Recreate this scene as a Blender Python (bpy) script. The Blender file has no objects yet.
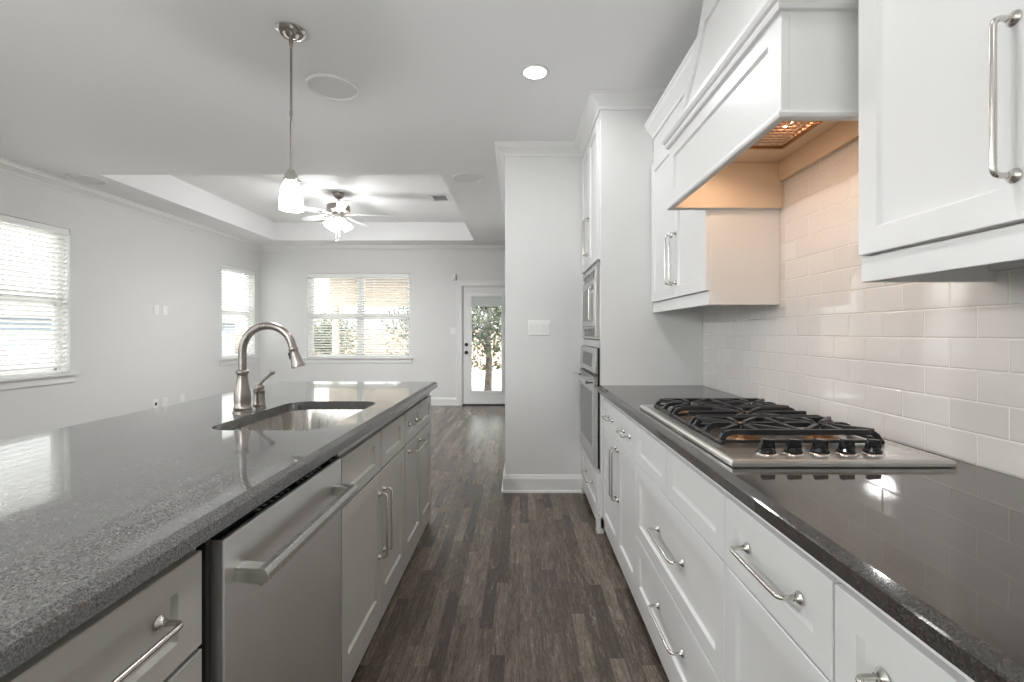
import bpy, bmesh, math, random
from mathutils import Vector, Matrix
random.seed(7)
PI = math.pi
SC = bpy.context.scene
COL = SC.collection

# ------------------------------------------------------------------ camera, sky, exposure
cam_data = bpy.data.cameras.new('camera')
cam = bpy.data.objects.new('camera', cam_data)
COL.objects.link(cam)
cam.location = (0, 0, 1.25)
cam.rotation_euler = (PI / 2, 0, 0)
cam_data.sensor_width = 36.0
cam_data.lens = 36.0 * 465 / 1024
cam_data.shift_x = -8 / 1024
cam_data.shift_y = -9 / 1024
cam_data.clip_start = 0.02
SC.camera = cam

SC.view_settings.view_transform = 'Standard'
SC.view_settings.look = 'None'
SC.view_settings.exposure = 0.85
SC.view_settings.gamma = 1.0
SC.view_settings.use_curve_mapping = False
SC.cycles.use_denoising = True
SC.cycles.max_bounces = 12
SC.cycles.diffuse_bounces = 6
SC.cycles.glossy_bounces = 5
SC.cycles.transparent_max_bounces = 16
SC.cycles.sample_clamp_indirect = 6.0
SC.cycles.caustics_reflective = False
SC.cycles.caustics_refractive = False

world = bpy.data.worlds.new('sky')
SC.world = world
world.use_nodes = True
wn = world.node_tree
wn.nodes.clear()
sky = wn.nodes.new('ShaderNodeTexSky')
sky.sky_type = 'NISHITA'
sky.sun_disc = False
sky.sun_elevation = math.radians(50)
sky.sun_rotation = math.radians(160)
sky.dust_density = 3.0
hs = wn.nodes.new('ShaderNodeHueSaturation')
hs.inputs['Saturation'].default_value = 0.0
bg = wn.nodes.new('ShaderNodeBackground')
bg.inputs['Strength'].default_value = 0.75
wo = wn.nodes.new('ShaderNodeOutputWorld')
wn.links.new(sky.outputs[0], hs.inputs['Color'])
wn.links.new(hs.outputs[0], bg.inputs['Color'])
wn.links.new(bg.outputs[0], wo.inputs['Surface'])

def lamp(name, kind, loc, energy, color=(1, 1, 1), size=0.1, rot=(0, 0, 0), **kw):
    d = bpy.data.lights.new(name, kind)
    d.energy = energy
    d.color = color
    if kind == 'AREA':
        d.shape = kw.get('shape', 'DISK')
        d.size = size
        if 'size_y' in kw: d.size_y = kw['size_y']
    elif kind == 'SUN':
        d.angle = size
    else:
        d.shadow_soft_size = size
        if kind == 'SPOT':
            d.spot_size = kw.get('spot', 2.4)
            d.spot_blend = kw.get('blend', 0.8)
    o = bpy.data.objects.new(name, d)
    o.location = loc
    o.rotation_euler = rot
    COL.objects.link(o)
    return o

lamp('sun', 'SUN', (0, -5, 20), 1.0, (1.0, 0.97, 0.92), 0.01, (math.radians(42), math.radians(-12), 0))
CANS = [(0.084, 2.613), (0.084, 0.9), (0.084, -0.9), (-2.9, 0.9), (-2.9, -0.9), (-2.9, 2.9)]  # first is the visible light; the rest are added for fill light
CAN_POWER = 3.8
PENDANT_POWER = 14
FAN_POWER = 62

# ------------------------------------------------------------------ materials
MATS = {}
def mat(name, col, rough=0.5, metal=0.0, spec=0.5, coat=0.0, emit=None, estr=0.0, ior=1.45, bump=0.0, bscale=200.0, aniso=0.0):
    if name in MATS: return MATS[name]
    m = bpy.data.materials.new(name)
    m.use_nodes = True
    nt = m.node_tree
    b = nt.nodes['Principled BSDF']
    b.inputs['Base Color'].default_value = (*col, 1)
    b.inputs['Roughness'].default_value = rough
    b.inputs['Metallic'].default_value = metal
    b.inputs['IOR'].default_value = ior
    b.inputs['Specular IOR Level'].default_value = spec
    b.inputs['Coat Weight'].default_value = coat
    if emit:
        b.inputs['Emission Color'].default_value = (*emit, 1)
        b.inputs['Emission Strength'].default_value = estr
    # gentle procedural variation so no surface is perfectly even
    tc = nt.nodes.new('ShaderNodeTexCoord')
    nz = nt.nodes.new('ShaderNodeTexNoise')
    nz.inputs['Scale'].default_value = bscale
    nt.links.new(tc.outputs['Object'], nz.inputs['Vector'])
    if bump:
        bp = nt.nodes.new('ShaderNodeBump')
        bp.inputs['Strength'].default_value = bump
        bp.inputs['Distance'].default_value = 0.002
        nt.links.new(nz.outputs[0], bp.inputs['Height'])
        nt.links.new(bp.outputs[0], b.inputs['Normal'])
    else:
        mr = nt.nodes.new('ShaderNodeMapRange')
        mr.inputs['To Min'].default_value = max(0, rough - 0.03)
        mr.inputs['To Max'].default_value = min(1, rough + 0.03)
        nt.links.new(nz.outputs[0], mr.inputs['Value'])
        nt.links.new(mr.outputs[0], b.inputs['Roughness'])
    MATS[name] = m
    return m

def s2l(r, g, b):
    f = lambda c: (c / 255 / 12.92) if c / 255 <= 0.04045 else ((c / 255 + 0.055) / 1.055) ** 2.4
    return (f(r), f(g), f(b))

def brushed(name, col, rough, scale=(1, 1, 1), strength=0.12):
    m = mat(name, col, rough, 1.0)
    nt = m.node_tree; b = nt.nodes['Principled BSDF']
    tc = nt.nodes.new('ShaderNodeTexCoord'); mp = nt.nodes.new('ShaderNodeMapping')
    mp.inputs['Scale'].default_value = scale
    nz = nt.nodes.new('ShaderNodeTexNoise'); nz.inputs['Scale'].default_value = 1.0; nz.inputs['Detail'].default_value = 4
    nt.links.new(tc.outputs['Object'], mp.inputs[0]); nt.links.new(mp.outputs[0], nz.inputs['Vector'])
    mr = nt.nodes.new('ShaderNodeMapRange')
    mr.inputs['To Min'].default_value = rough - strength; mr.inputs['To Max'].default_value = rough + strength
    nt.links.new(nz.outputs[0], mr.inputs[0]); nt.links.new(mr.outputs[0], b.inputs['Roughness'])
    return m

M_WALL = mat('wall_paint', s2l(222, 222, 221), 0.6, bump=0.08, bscale=350)
M_CEIL = mat('ceiling_paint', s2l(240, 240, 240), 0.7, bump=0.08, bscale=300)
M_TRIM = mat('trim_paint', s2l(232, 232, 231), 0.35)
M_WHITE = mat('white_cabinet_paint', s2l(223, 223, 222), 0.32)
M_GREY = mat('grey_cabinet_paint', s2l(182, 180, 175), 0.38)
M_GAPSHADE = mat('gap_shade', (0.02, 0.02, 0.02), 0.7)  # near-black colour in place of the shade inside an opening
M_STEEL = brushed('brushed_steel', (0.62, 0.61, 0.59), 0.3, (3, 400, 400))
M_DWSTEEL = brushed('dishwasher_steel', (0.80, 0.795, 0.78), 0.40, (300, 4, 300), 0.05)
M_NICKEL = mat('satin_nickel', (0.66, 0.64, 0.60), 0.24, 1.0)
M_FAUCET = brushed('brushed_nickel', (0.34, 0.31, 0.29), 0.28, (120, 120, 6), 0.02)
M_CHROME = mat('polished_chrome', (0.7, 0.68, 0.66), 0.08, 1.0)
M_IRON = mat('cast_iron', (0.018, 0.018, 0.02), 0.36, bump=0.2, bscale=900)
M_BLACK = mat('black_gloss', (0.01, 0.01, 0.011), 0.12)
M_BLACKMAT = mat('black_matte', (0.02, 0.02, 0.02), 0.5)
M_OVENGLASS = mat('oven_glass', (0.10, 0.10, 0.10), 0.06, 0, 0.8)
M_BRASS = mat('burner_brass', (0.42, 0.25, 0.14), 0.35, 1.0)
M_PLASTIC = mat('white_plastic', s2l(238, 238, 236), 0.35)
M_LINER = mat('hood_liner_paint', s2l(226, 208, 186), 0.45)
M_FILTER = mat('hood_filter_mesh', (0.78, 0.62, 0.5), 0.3, 0.8)
M_SLAT = mat('blind_slat', s2l(240, 240, 238), 0.45)
M_VINYL = mat('window_vinyl', s2l(232, 232, 230), 0.4)
M_SINK = brushed('sink_steel', (0.55, 0.53, 0.50), 0.28, (60, 60, 2), 0.1)
M_BULB = mat('lamp_glow', (1, 1, 1), 0.5, emit=(1.0, 0.97, 0.92), estr=6.0)
M_SPEAKER = mat('speaker_mesh', s2l(226, 226, 225), 0.7, bump=0.4, bscale=900)
M_HOOK = mat('black_knob', (0.01, 0.01, 0.01), 0.3)

def shade_mat(name, strength):
    m = mat(name, (0.95, 0.94, 0.92), 0.25, emit=(1.0, 0.985, 0.965), estr=strength)
    return m
M_SHADE = shade_mat('frosted_lamp_glass', 2.2)
M_FANSHADE = shade_mat('frosted_fan_glass', 10.0)

def glass_mat():
    m = bpy.data.materials.new('window_glass'); m.use_nodes = True
    nt = m.node_tree; nt.nodes.clear()
    o = nt.nodes.new('ShaderNodeOutputMaterial'); mix = nt.nodes.new('ShaderNodeMixShader')
    t = nt.nodes.new('ShaderNodeBsdfTransparent'); g = nt.nodes.new('ShaderNodeBsdfGlossy')
    g.inputs['Roughness'].default_value = 0.02
    t.inputs['Color'].default_value = (0.95, 0.97, 0.96, 1)
    fr = nt.nodes.new('ShaderNodeFresnel'); fr.inputs['IOR'].default_value = 1.45
    ge = nt.nodes.new('ShaderNodeNewGeometry'); sb = nt.nodes.new('ShaderNodeMath'); sb.operation = 'SUBTRACT'; sb.inputs[0].default_value = 1.0
    ml = nt.nodes.new('ShaderNodeMath'); ml.operation = 'MULTIPLY'
    nt.links.new(ge.outputs['Backfacing'], sb.inputs[1]); nt.links.new(fr.outputs[0], ml.inputs[0]); nt.links.new(sb.outputs[0], ml.inputs[1])
    nt.links.new(ml.outputs[0], mix.inputs[0]); nt.links.new(t.outputs[0], mix.inputs[1]); nt.links.new(g.outputs[0], mix.inputs[2])
    nt.links.new(mix.outputs[0], o.inputs['Surface'])
    return m
M_GLASS = glass_mat()

def granite(name, base, speck, dark, rough):
    m = bpy.data.materials.new(name); m.use_nodes = True
    nt = m.node_tree; b = nt.nodes['Principled BSDF']; N = nt.nodes.new; L = nt.links.new
    tc = N('ShaderNodeTexCoord')
    n1 = N('ShaderNodeTexNoise'); n1.inputs['Scale'].default_value = 330; n1.inputs['Detail'].default_value = 5; n1.inputs['Roughness'].default_value = 0.7
    v = N('ShaderNodeTexVoronoi'); v.inputs['Scale'].default_value = 260
    n2 = N('ShaderNodeTexNoise'); n2.inputs['Scale'].default_value = 6; n2.inputs['Detail'].default_value = 6
    for n in (n1, v, n2): L(tc.outputs['Object'], n.inputs['Vector'])
    r1 = N('ShaderNodeValToRGB')
    r1.color_ramp.elements[0].position = 0.38; r1.color_ramp.elements[0].color = (*dark, 1)
    r1.color_ramp.elements[1].position = 0.66; r1.color_ramp.elements[1].color = (*speck, 1)
    e = r1.color_ramp.elements.new(0.5); e.color = (*base, 1)
    L(n1.outputs[0], r1.inputs[0])
    mx = N('ShaderNodeMix'); mx.data_type = 'RGBA'; mx.blend_type = 'MULTIPLY'; mx.inputs[0].default_value = 0.5
    r2 = N('ShaderNodeValToRGB'); r2.color_ramp.elements[0].color = (0.5, 0.5, 0.5, 1); r2.color_ramp.elements[1].color = (1.3, 1.3, 1.3, 1)
    L(v.outputs['Color'], r2.inputs[0]); L(r1.outputs[0], mx.inputs[6]); L(r2.outputs[0], mx.inputs[7])
    mx2 = N('ShaderNodeMix'); mx2.data_type = 'RGBA'; mx2.blend_type = 'MULTIPLY'; mx2.inputs[0].default_value = 0.35
    r3 = N('ShaderNodeValToRGB'); r3.color_ramp.elements[0].position = 0.35; r3.color_ramp.elements[1].position = 0.65
    r3.color_ramp.elements[0].color = (0.6, 0.6, 0.6, 1)
    L(n2.outputs[0], r3.inputs[0]); L(mx.outputs[2], mx2.inputs[6]); L(r3.outputs[0], mx2.inputs[7])
    L(mx2.outputs[2], b.inputs['Base Color'])
    b.inputs['IOR'].default_value = 1.85
    mr = N('ShaderNodeMapRange'); mr.inputs['To Min'].default_value = rough * 0.5; mr.inputs['To Max'].default_value = rough * 1.5
    L(n1.outputs[0], mr.inputs[0]); L(mr.outputs[0], b.inputs['Roughness'])
    MATS[name] = m
    return m
M_GRANITE = granite('island_granite', (0.12, 0.118, 0.113), (0.24, 0.237, 0.228), (0.045, 0.044, 0.042), 0.05)
M_GRANITE2 = granite('wall_counter_granite', (0.048, 0.042, 0.037), (0.075, 0.066, 0.058), (0.022, 0.020, 0.018), 0.05)

def floor_mat():
    m = bpy.data.materials.new('hand_scraped_oak'); m.use_nodes = True
    nt = m.node_tree; b = nt.nodes['Principled BSDF']; N = nt.nodes.new; L = nt.links.new
    tc = N('ShaderNodeTexCoord'); sp = N('ShaderNodeSeparateXYZ'); cb = N('ShaderNodeCombineXYZ')
    L(tc.outputs['Object'], sp.inputs[0]); L(sp.outputs['Y'], cb.inputs['X']); L(sp.outputs['X'], cb.inputs['Y'])
    br = N('ShaderNodeTexBrick'); br.inputs['Scale'].default_value = 1.0
    br.inputs['Brick Width'].default_value = 0.52; br.inputs['Row Height'].default_value = 0.057
    br.inputs['Mortar Size'].default_value = 0.0009; br.inputs['Mortar Smooth'].default_value = 0.3
    br.offset = 0.0; br.offset_frequency = 1; br.squash = 1.0; br.squash_frequency = 1
    br.inputs['Color1'].default_value = (0, 0, 0, 1); br.inputs['Color2'].default_value = (1, 1, 1, 1); br.inputs['Mortar'].default_value = (0.3, 0.3, 0.3, 1)
    row = N('ShaderNodeMath'); row.operation = 'DIVIDE'; row.inputs[1].default_value = 0.057; L(sp.outputs['X'], row.inputs[0])
    rf = N('ShaderNodeMath'); rf.operation = 'FLOOR'; L(row.outputs[0], rf.inputs[0])
    wn_ = N('ShaderNodeTexWhiteNoise'); wn_.noise_dimensions = '1D'; L(rf.outputs[0], wn_.inputs['W'])
    sx = N('ShaderNodeMath'); sx.operation = 'MULTIPLY_ADD'; sx.inputs[1].default_value = 3.7; L(wn_.outputs['Value'], sx.inputs[0]); L(sp.outputs['Y'], sx.inputs[2])
    cbr = N('ShaderNodeCombineXYZ'); L(sx.outputs[0], cbr.inputs['X']); L(sp.outputs['X'], cbr.inputs['Y'])
    L(cbr.outputs[0], br.inputs['Vector'])
    # every board shifts its own grain
    ad = N('ShaderNodeVectorMath'); ad.operation = 'MULTIPLY_ADD'
    ad.inputs[1].default_value = (4, 32, 1)
    sc2 = N('ShaderNodeVectorMath'); sc2.operation = 'SCALE'; sc2.inputs['Scale'].default_value = 13.0
    L(br.outputs['Color'], sc2.inputs[0]); L(cb.outputs[0], ad.inputs[0]); L(sc2.outputs[0], ad.inputs[2])
    g = N('ShaderNodeTexNoise'); g.inputs['Scale'].default_value = 1.6; g.inputs['Detail'].default_value = 7; g.inputs['Roughness'].default_value = 0.62; g.inputs['Distortion'].default_value = 0.8
    L(ad.outputs[0], g.inputs['Vector'])
    ad2 = N('ShaderNodeVectorMath'); ad2.operation = 'MULTIPLY_ADD'; ad2.inputs[1].default_value = (14, 150, 1)
    L(cb.outputs[0], ad2.inputs[0]); L(sc2.outputs[0], ad2.inputs[2])
    g2 = N('ShaderNodeTexNoise'); g2.inputs['Scale'].default_value = 1.6; g2.inputs['Detail'].default_value = 3; g2.inputs['Distortion'].default_value = 1.5
    L(ad2.outputs[0], g2.inputs['Vector'])
    ramp = N('ShaderNodeValToRGB'); els = ramp.color_ramp.elements
    els[0].position = 0.0; els[0].color = (0.026, 0.020, 0.016, 1)
    els[1].position = 1.0; els[1].color = (0.36, 0.29, 0.225, 1)
    e = els.new(0.42); e.color = (0.065, 0.051, 0.041, 1)
    e = els.new(0.62); e.color = (0.150, 0.118, 0.092, 1)
    ma = N('ShaderNodeMath'); ma.operation = 'MULTIPLY'; ma.inputs[1].default_value = 0.30
    bw = N('ShaderNodeSeparateXYZ'); L(br.outputs['Color'], bw.inputs[0]); L(bw.outputs[0], ma.inputs[0])
    m2 = N('ShaderNodeMath'); m2.operation = 'MULTIPLY_ADD'; m2.inputs[1].default_value = 0.75; L(g.outputs[0], m2.inputs[0]); L(ma.outputs[0], m2.inputs[2])
    m3 = N('ShaderNodeMath'); m3.operation = 'MULTIPLY_ADD'; m3.inputs[1].default_value = 0.8; L(g2.outputs[0], m3.inputs[0]); L(m2.outputs[0], m3.inputs[2])
    m4 = N('ShaderNodeMath'); m4.operation = 'SUBTRACT'; m4.inputs[1].default_value = 0.40; L(m3.outputs[0], m4.inputs[0])
    L(m4.outputs[0], ramp.inputs[0])
    L(ramp.outputs[0], b.inputs['Base Color'])
    mr = N('ShaderNodeMapRange'); mr.inputs['To Min'].default_value = 0.14; mr.inputs['To Max'].default_value = 0.34
    L(g.outputs[0], mr.inputs[0]); L(mr.outputs[0], b.inputs['Roughness'])
    bp = N('ShaderNodeBump'); bp.inputs['Strength'].default_value = 0.35; bp.inputs['Distance'].default_value = 0.003
    inv = N('ShaderNodeMath'); inv.operation = 'MULTIPLY_ADD'; inv.inputs[1].default_value = -1.5
    L(br.outputs['Fac'], inv.inputs[0]); L(m3.outputs[0], inv.inputs[2]); L(inv.outputs[0], bp.inputs['Height'])
    L(bp.outputs[0], b.inputs['Normal'])
    return m
M_FLOOR = floor_mat()

def tile_mat():
    m = bpy.data.materials.new('subway_tile'); m.use_nodes = True
    nt = m.node_tree; b = nt.nodes['Principled BSDF']; N = nt.nodes.new; L = nt.links.new
    tc = N('ShaderNodeTexCoord'); sp = N('ShaderNodeSeparateXYZ'); cb = N('ShaderNodeCombineXYZ')
    L(tc.outputs['Object'], sp.inputs[0])
    ay = N('ShaderNodeMath'); ay.operation = 'ADD'; ay.inputs[1].default_value = 0.0
    az = N('ShaderNodeMath'); az.operation = 'ADD'; az.inputs[1].default_value = 0.0
    L(sp.outputs['Y'], ay.inputs[0]); L(sp.outputs['Z'], az.inputs[0])
    L(ay.outputs[0], cb.inputs['X']); L(az.outputs[0], cb.inputs['Y'])
    br = N('ShaderNodeTexBrick'); br.inputs['Scale'].default_value = 1.0
    br.inputs['Brick Width'].default_value = 0.150; br.inputs['Row Height'].default_value = 0.0785
    br.inputs['Mortar Size'].default_value = 0.0016; br.inputs['Mortar Smooth'].default_value = 0.12
    br.offset = 0.5; br.offset_frequency = 2
    c1 = s2l(228, 225, 222)
    br.inputs['Color1'].default_value = (*c1, 1); br.inputs['Color2'].default_value = (*s2l(223, 219, 216), 1)
    br.inputs['Mortar'].default_value = (*s2l(238, 236, 230), 1)
    L(cb.outputs[0], br.inputs['Vector'])
    L(br.outputs['Color'], b.inputs['Base Color'])
    rr = N('ShaderNodeMapRange'); b.inputs['IOR'].default_value = 1.8; rr.inputs['To Min'].default_value = 0.05; rr.inputs['To Max'].default_value = 0.6
    L(br.outputs['Fac'], rr.inputs[0]); L(rr.outputs[0], b.inputs['Roughness'])
    nz = N('ShaderNodeTexNoise'); nz.inputs['Scale'].default_value = 28; nz.inputs['Detail'].default_value = 1
    L(tc.outputs['Object'], nz.inputs['Vector'])
    h = N('ShaderNodeMath'); h.operation = 'MULTIPLY_ADD'; h.inputs[1].default_value = -1.0
    br2 = N('ShaderNodeTexBrick'); br2.inputs['Scale'].default_value = 1.0
    br2.inputs['Brick Width'].default_value = 0.150; br2.inputs['Row Height'].default_value = 0.0785
    br2.inputs['Mortar Size'].default_value = 0.004; br2.inputs['Mortar Smooth'].default_value = 0.9
    br2.offset = 0.5; br2.offset_frequency = 2
    L(cb.outputs[0], br2.inputs['Vector'])
    L(br2.outputs['Fac'], h.inputs[0])
    nzs = N('ShaderNodeMath'); nzs.operation = 'MULTIPLY'; nzs.inputs[1].default_value = 0.07
    L(nz.outputs[0], nzs.inputs[0]); L(nzs.outputs[0], h.inputs[2])
    bp = N('ShaderNodeBump'); bp.inputs['Strength'].default_value = 0.6; bp.inputs['Distance'].default_value = 0.0022
    L(h.outputs[0], bp.inputs['Height']); L(bp.outputs[0], b.inputs['Normal'])
    return m
M_TILE = tile_mat()

def noise_col(name, c1, c2, scale, rough=0.8, bump=0.3):
    m = bpy.data.materials.new(name); m.use_nodes = True
    nt = m.node_tree; b = nt.nodes['Principled BSDF']; N = nt.nodes.new; L = nt.links.new
    tc = N('ShaderNodeTexCoord'); nz = N('ShaderNodeTexNoise'); nz.inputs['Scale'].default_value = scale; nz.inputs['Detail'].default_value = 4
    r = N('ShaderNodeValToRGB'); r.color_ramp.elements[0].position = 0.35; r.color_ramp.elements[1].position = 0.65
    r.color_ramp.elements[0].color = (*c1, 1); r.color_ramp.elements[1].color = (*c2, 1)
    L(tc.outputs['Object'], nz.inputs['Vector']); L(nz.outputs[0], r.inputs[0]); L(r.outputs[0], b.inputs['Base Color'])
    b.inputs['Roughness'].default_value = rough
    bp = N('ShaderNodeBump'); bp.inputs['Strength'].default_value = bump; bp.inputs['Distance'].default_value = 0.01
    L(nz.outputs[0], bp.inputs['Height']); L(bp.outputs[0], b.inputs['Normal'])
    return m
M_LEAF = noise_col('leaves', (0.05, 0.065, 0.04), (0.16, 0.18, 0.12), 4)
M_BARK = noise_col('bark', (0.06, 0.05, 0.04), (0.16, 0.13, 0.11), 12)
M_GROUND = noise_col('patio_concrete', (0.42, 0.41, 0.39), (0.52, 0.50, 0.48), 2, 0.9, 0.1)
M_FENCE = noise_col('fence_wood', (0.28, 0.21, 0.17), (0.40, 0.31, 0.25), 5)
M_SIDING = noise_col('neighbour_siding', (0.26, 0.31, 0.38), (0.30, 0.35, 0.42), 2)
M_ROOF = noise_col('roof_shingle', (0.16, 0.15, 0.15), (0.26, 0.25, 0.24), 20)
M_TANWOOD = noise_col('patio_tan_paint', (0.36, 0.28, 0.21), (0.42, 0.33, 0.25), 3)

# ------------------------------------------------------------------ mesh helpers
WL = {}
def wloc(p): return WL.get(p.name, Vector((0, 0, 0))) if p else Vector((0, 0, 0))

class MB:
    def __init__(s): s.bm = bmesh.new()
    def box(s, x0, x1, y0, y1, z0, z1):
        return s.fbox(Vector((0, 0, 0)), Vector((1, 0, 0)), Vector((0, 1, 0)), Vector((0, 0, 1)), x0, x1, y0, y1, z0, z1)
    def fbox(s, o, u, v, n, a0, a1, b0, b1, c0, c1):
        vs = [s.bm.verts.new(o + u * a + v * b + n * c) for c in (c0, c1) for b in (b0, b1) for a in (a0, a1)]
        for f in ((0, 1, 3, 2), (4, 6, 7, 5), (0, 4, 5, 1), (2, 3, 7, 6), (0, 2, 6, 4), (1, 5, 7, 3)):
            s.bm.faces.new([vs[i] for i in f])
        return s
    def poly_prism(s, pts, vec):
        a = [s.bm.verts.new(Vector(p)) for p in pts]; b = [s.bm.verts.new(Vector(p) + Vector(vec)) for p in pts]
        s.bm.faces.new(a); s.bm.faces.new(b[::-1]); n = len(a)
        for i in range(n): s.bm.faces.new([a[i], b[i], b[(i + 1) % n], a[(i + 1) % n]])
        return s
    def tube(s, path, r, seg=10, cap=True, ry=None):
        path = [Vector(p) for p in path]; n = len(path)
        rs = r if isinstance(r, (list, tuple)) else [r] * n
        t0 = (path[1] - path[0]).normalized()
        up = Vector((0, 0, 1)) if abs(t0.z) < 0.9 else Vector((1, 0, 0))
        nn = t0.cross(up).normalized()
        rings = []
        for i in range(n):
            t = (path[min(i + 1, n - 1)] - path[max(i - 1, 0)]).normalized()
            nn = (nn - t * nn.dot(t)).normalized(); bb = t.cross(nn)
            rings.append([s.bm.verts.new(path[i] + (nn * math.cos(2 * PI * k / seg) + bb * math.sin(2 * PI * k / seg)) * rs[i]) for k in range(seg)])
        for i in range(n - 1):
            for k in range(seg):
                s.bm.faces.new([rings[i][k], rings[i][(k + 1) % seg], rings[i + 1][(k + 1) % seg], rings[i + 1][k]])
        if cap:
            s.bm.faces.new(rings[0][::-1]); s.bm.faces.new(rings[-1])
        return s
    def lathe(s, c, prof, axis='Z', seg=32, basis=None, cap=True):
        c = Vector(c)
        if basis: U, V, W = basis
        elif axis == 'Z': U, V, W = Vector((1, 0, 0)), Vector((0, 1, 0)), Vector((0, 0, 1))
        elif axis == 'X': U, V, W = Vector((0, 1, 0)), Vector((0, 0, 1)), Vector((1, 0, 0))
        else: U, V, W = Vector((0, 0, 1)), Vector((1, 0, 0)), Vector((0, 1, 0))
        rings = []
        for r, h in prof:
            if r < 1e-6: rings.append([s.bm.verts.new(c + W * h)])
            else: rings.append([s.bm.verts.new(c + W * h + (U * math.cos(2 * PI * k / seg) + V * math.sin(2 * PI * k / seg)) * r) for k in range(seg)])
        for a, b in zip(rings, rings[1:]):
            for k in range(seg):
                k2 = (k + 1) % seg
                if len(a) == 1 and len(b) == 1: continue
                if len(a) == 1: s.bm.faces.new([a[0], b[k], b[k2]])
                elif len(b) == 1: s.bm.faces.new([a[k], a[k2], b[0]])
                else: s.bm.faces.new([a[k], a[k2], b[k2], b[k]])
        if cap:
            if len(rings[0]) > 1: s.bm.faces.new(rings[0][::-1])
            if len(rings[-1]) > 1: s.bm.faces.new(rings[-1])
        return s
    def panel(s, o, u, v, n, w, h, t=0.02, fr=0.055, rec=0.009, slope=0.006, frb=None):
        """shaker front: slab w x h, thickness t, its middle recessed"""
        frb = frb or fr
        def P(a, b, c): return s.bm.verts.new(o + u * a + v * b + n * c)
        def R(i, j, c): return [P(i, j, c), P(w - i, j, c), P(w - i, h - j, c), P(i, h - j, c)]
        e = 0.0015
        back = R(0, 0, 0); mid = R(0, 0, t - e); fo = R(e, e, t); fi = R(fr, frb, t); re = R(fr + slope, frb + slope, t - rec)
        s.bm.faces.new(back[::-1]); s.bm.faces.new(re)
        for A, B in ((back, mid), (mid, fo), (fo, fi), (fi, re)):
            for k in range(4): s.bm.faces.new([A[k], A[(k + 1) % 4], B[(k + 1) % 4], B[k]])
        return s
    def sweep(s, prof, path, closed=False):
        """profile of (distance left of the path, z) swept along an XY polyline with mitred corners"""
        n = len(path); rings = []
        for i, p in enumerate(path):
            p = Vector((p[0], p[1]))
            def nrm(a, b):
                d = (Vector((b[0], b[1])) - Vector((a[0], a[1]))).normalized(); return Vector((-d.y, d.x))
            if i == 0: m = nrm(path[0], path[1])
            elif i == n - 1: m = nrm(path[-2], path[-1])
            else:
                a = nrm(path[i - 1], path[i]); b = nrm(path[i], path[i + 1]); m = (a + b).normalized(); m = m / max(0.2, m.dot(a))
            rings.append([s.bm.verts.new((p.x + m.x * d, p.y + m.y * d, z)) for d, z in prof])
        k = len(prof)
        for a, b in zip(rings, rings[1:]):
            for j in range(k): s.bm.faces.new([a[j], a[(j + 1) % k], b[(j + 1) % k], b[j]])
        s.bm.faces.new(rings[0][::-1]); s.bm.faces.new(rings[-1])
        return s
    def build(s, name, material, parent=None, bevel=0.0, smooth=False, label=None, recalc=True, world_origin=False):
        bm = s.bm
        if recalc: bmesh.ops.recalc_face_normals(bm, faces=bm.faces[:])
        me = bpy.data.meshes.new(name)
        if world_origin: c = Vector((0, 0, 0))
        else:
            xs = [v.co.x for v in bm.verts]; ys = [v.co.y for v in bm.verts]; zs = [v.co.z for v in bm.verts]
            c = Vector(((min(xs) + max(xs)) / 2, (min(ys) + max(ys)) / 2, min(zs)))
            if parent is not None: c.z = (min(zs) + max(zs)) / 2
        bmesh.ops.translate(bm, verts=bm.verts[:], vec=-c)
        bm.to_mesh(me); bm.free()
        ob = bpy.data.objects.new(name, me); COL.objects.link(ob)
        for m in (material if isinstance(material, (list, tuple)) else [material]): me.materials.append(m)
        if parent: ob.parent = parent
        ob.location = c - wloc(parent)
        WL[ob.name] = c
        if smooth:
            for p in me.polygons: p.use_smooth = True
            try: me.set_sharp_from_angle(angle=math.radians(38))
            except Exception: pass
        if bevel:
            md = ob.modifiers.new('bevel', 'BEVEL'); md.width = bevel; md.segments = 2; md.limit_method = 'ANGLE'; md.angle_limit = math.radians(40)
            md.harden_normals = False
        if label: ob['label'] = label
        return ob

def thing(name, loc, label, cat, group=None):
    o = bpy.data.objects.new(name, None); COL.objects.link(o)
    o.location = loc; o.empty_display_size = 0.05
    o['label'] = label; o['category'] = cat
    if group: o['group'] = group
    WL[o.name] = Vector(loc)
    return o
def tag(o, label, cat, group=None):
    o['label'] = label; o['category'] = cat
    if group: o['group'] = group
    return o
def struct(o, label=None):
    o['kind'] = 'structure'
    if label: o['label'] = label
    return o
def sroot(name, loc):
    o = bpy.data.objects.new(name, None); COL.objects.link(o); o.location = loc
    o['kind'] = 'structure'; WL[o.name] = Vector(loc); return o

V = Vector
X, Y_, Z = V((1, 0, 0)), V((0, 1, 0)), V((0, 0, 1))

def fillet(pts, r, k=5):
    pts = [V(p) for p in pts]; out = [pts[0]]
    for i in range(1, len(pts) - 1):
        a = (pts[i - 1] - pts[i]); b = (pts[i + 1] - pts[i]); rr = min(r, a.length * 0.45, b.length * 0.45)
        a.normalize(); b.normalize(); p0 = pts[i] + a * rr; p1 = pts[i] + b * rr
        for j in range(k + 1):
            t = j / k; out.append(p0 * (1 - t) ** 2 + pts[i] * 2 * t * (1 - t) + p1 * t * t)
    out.append(pts[-1]); return out

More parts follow.
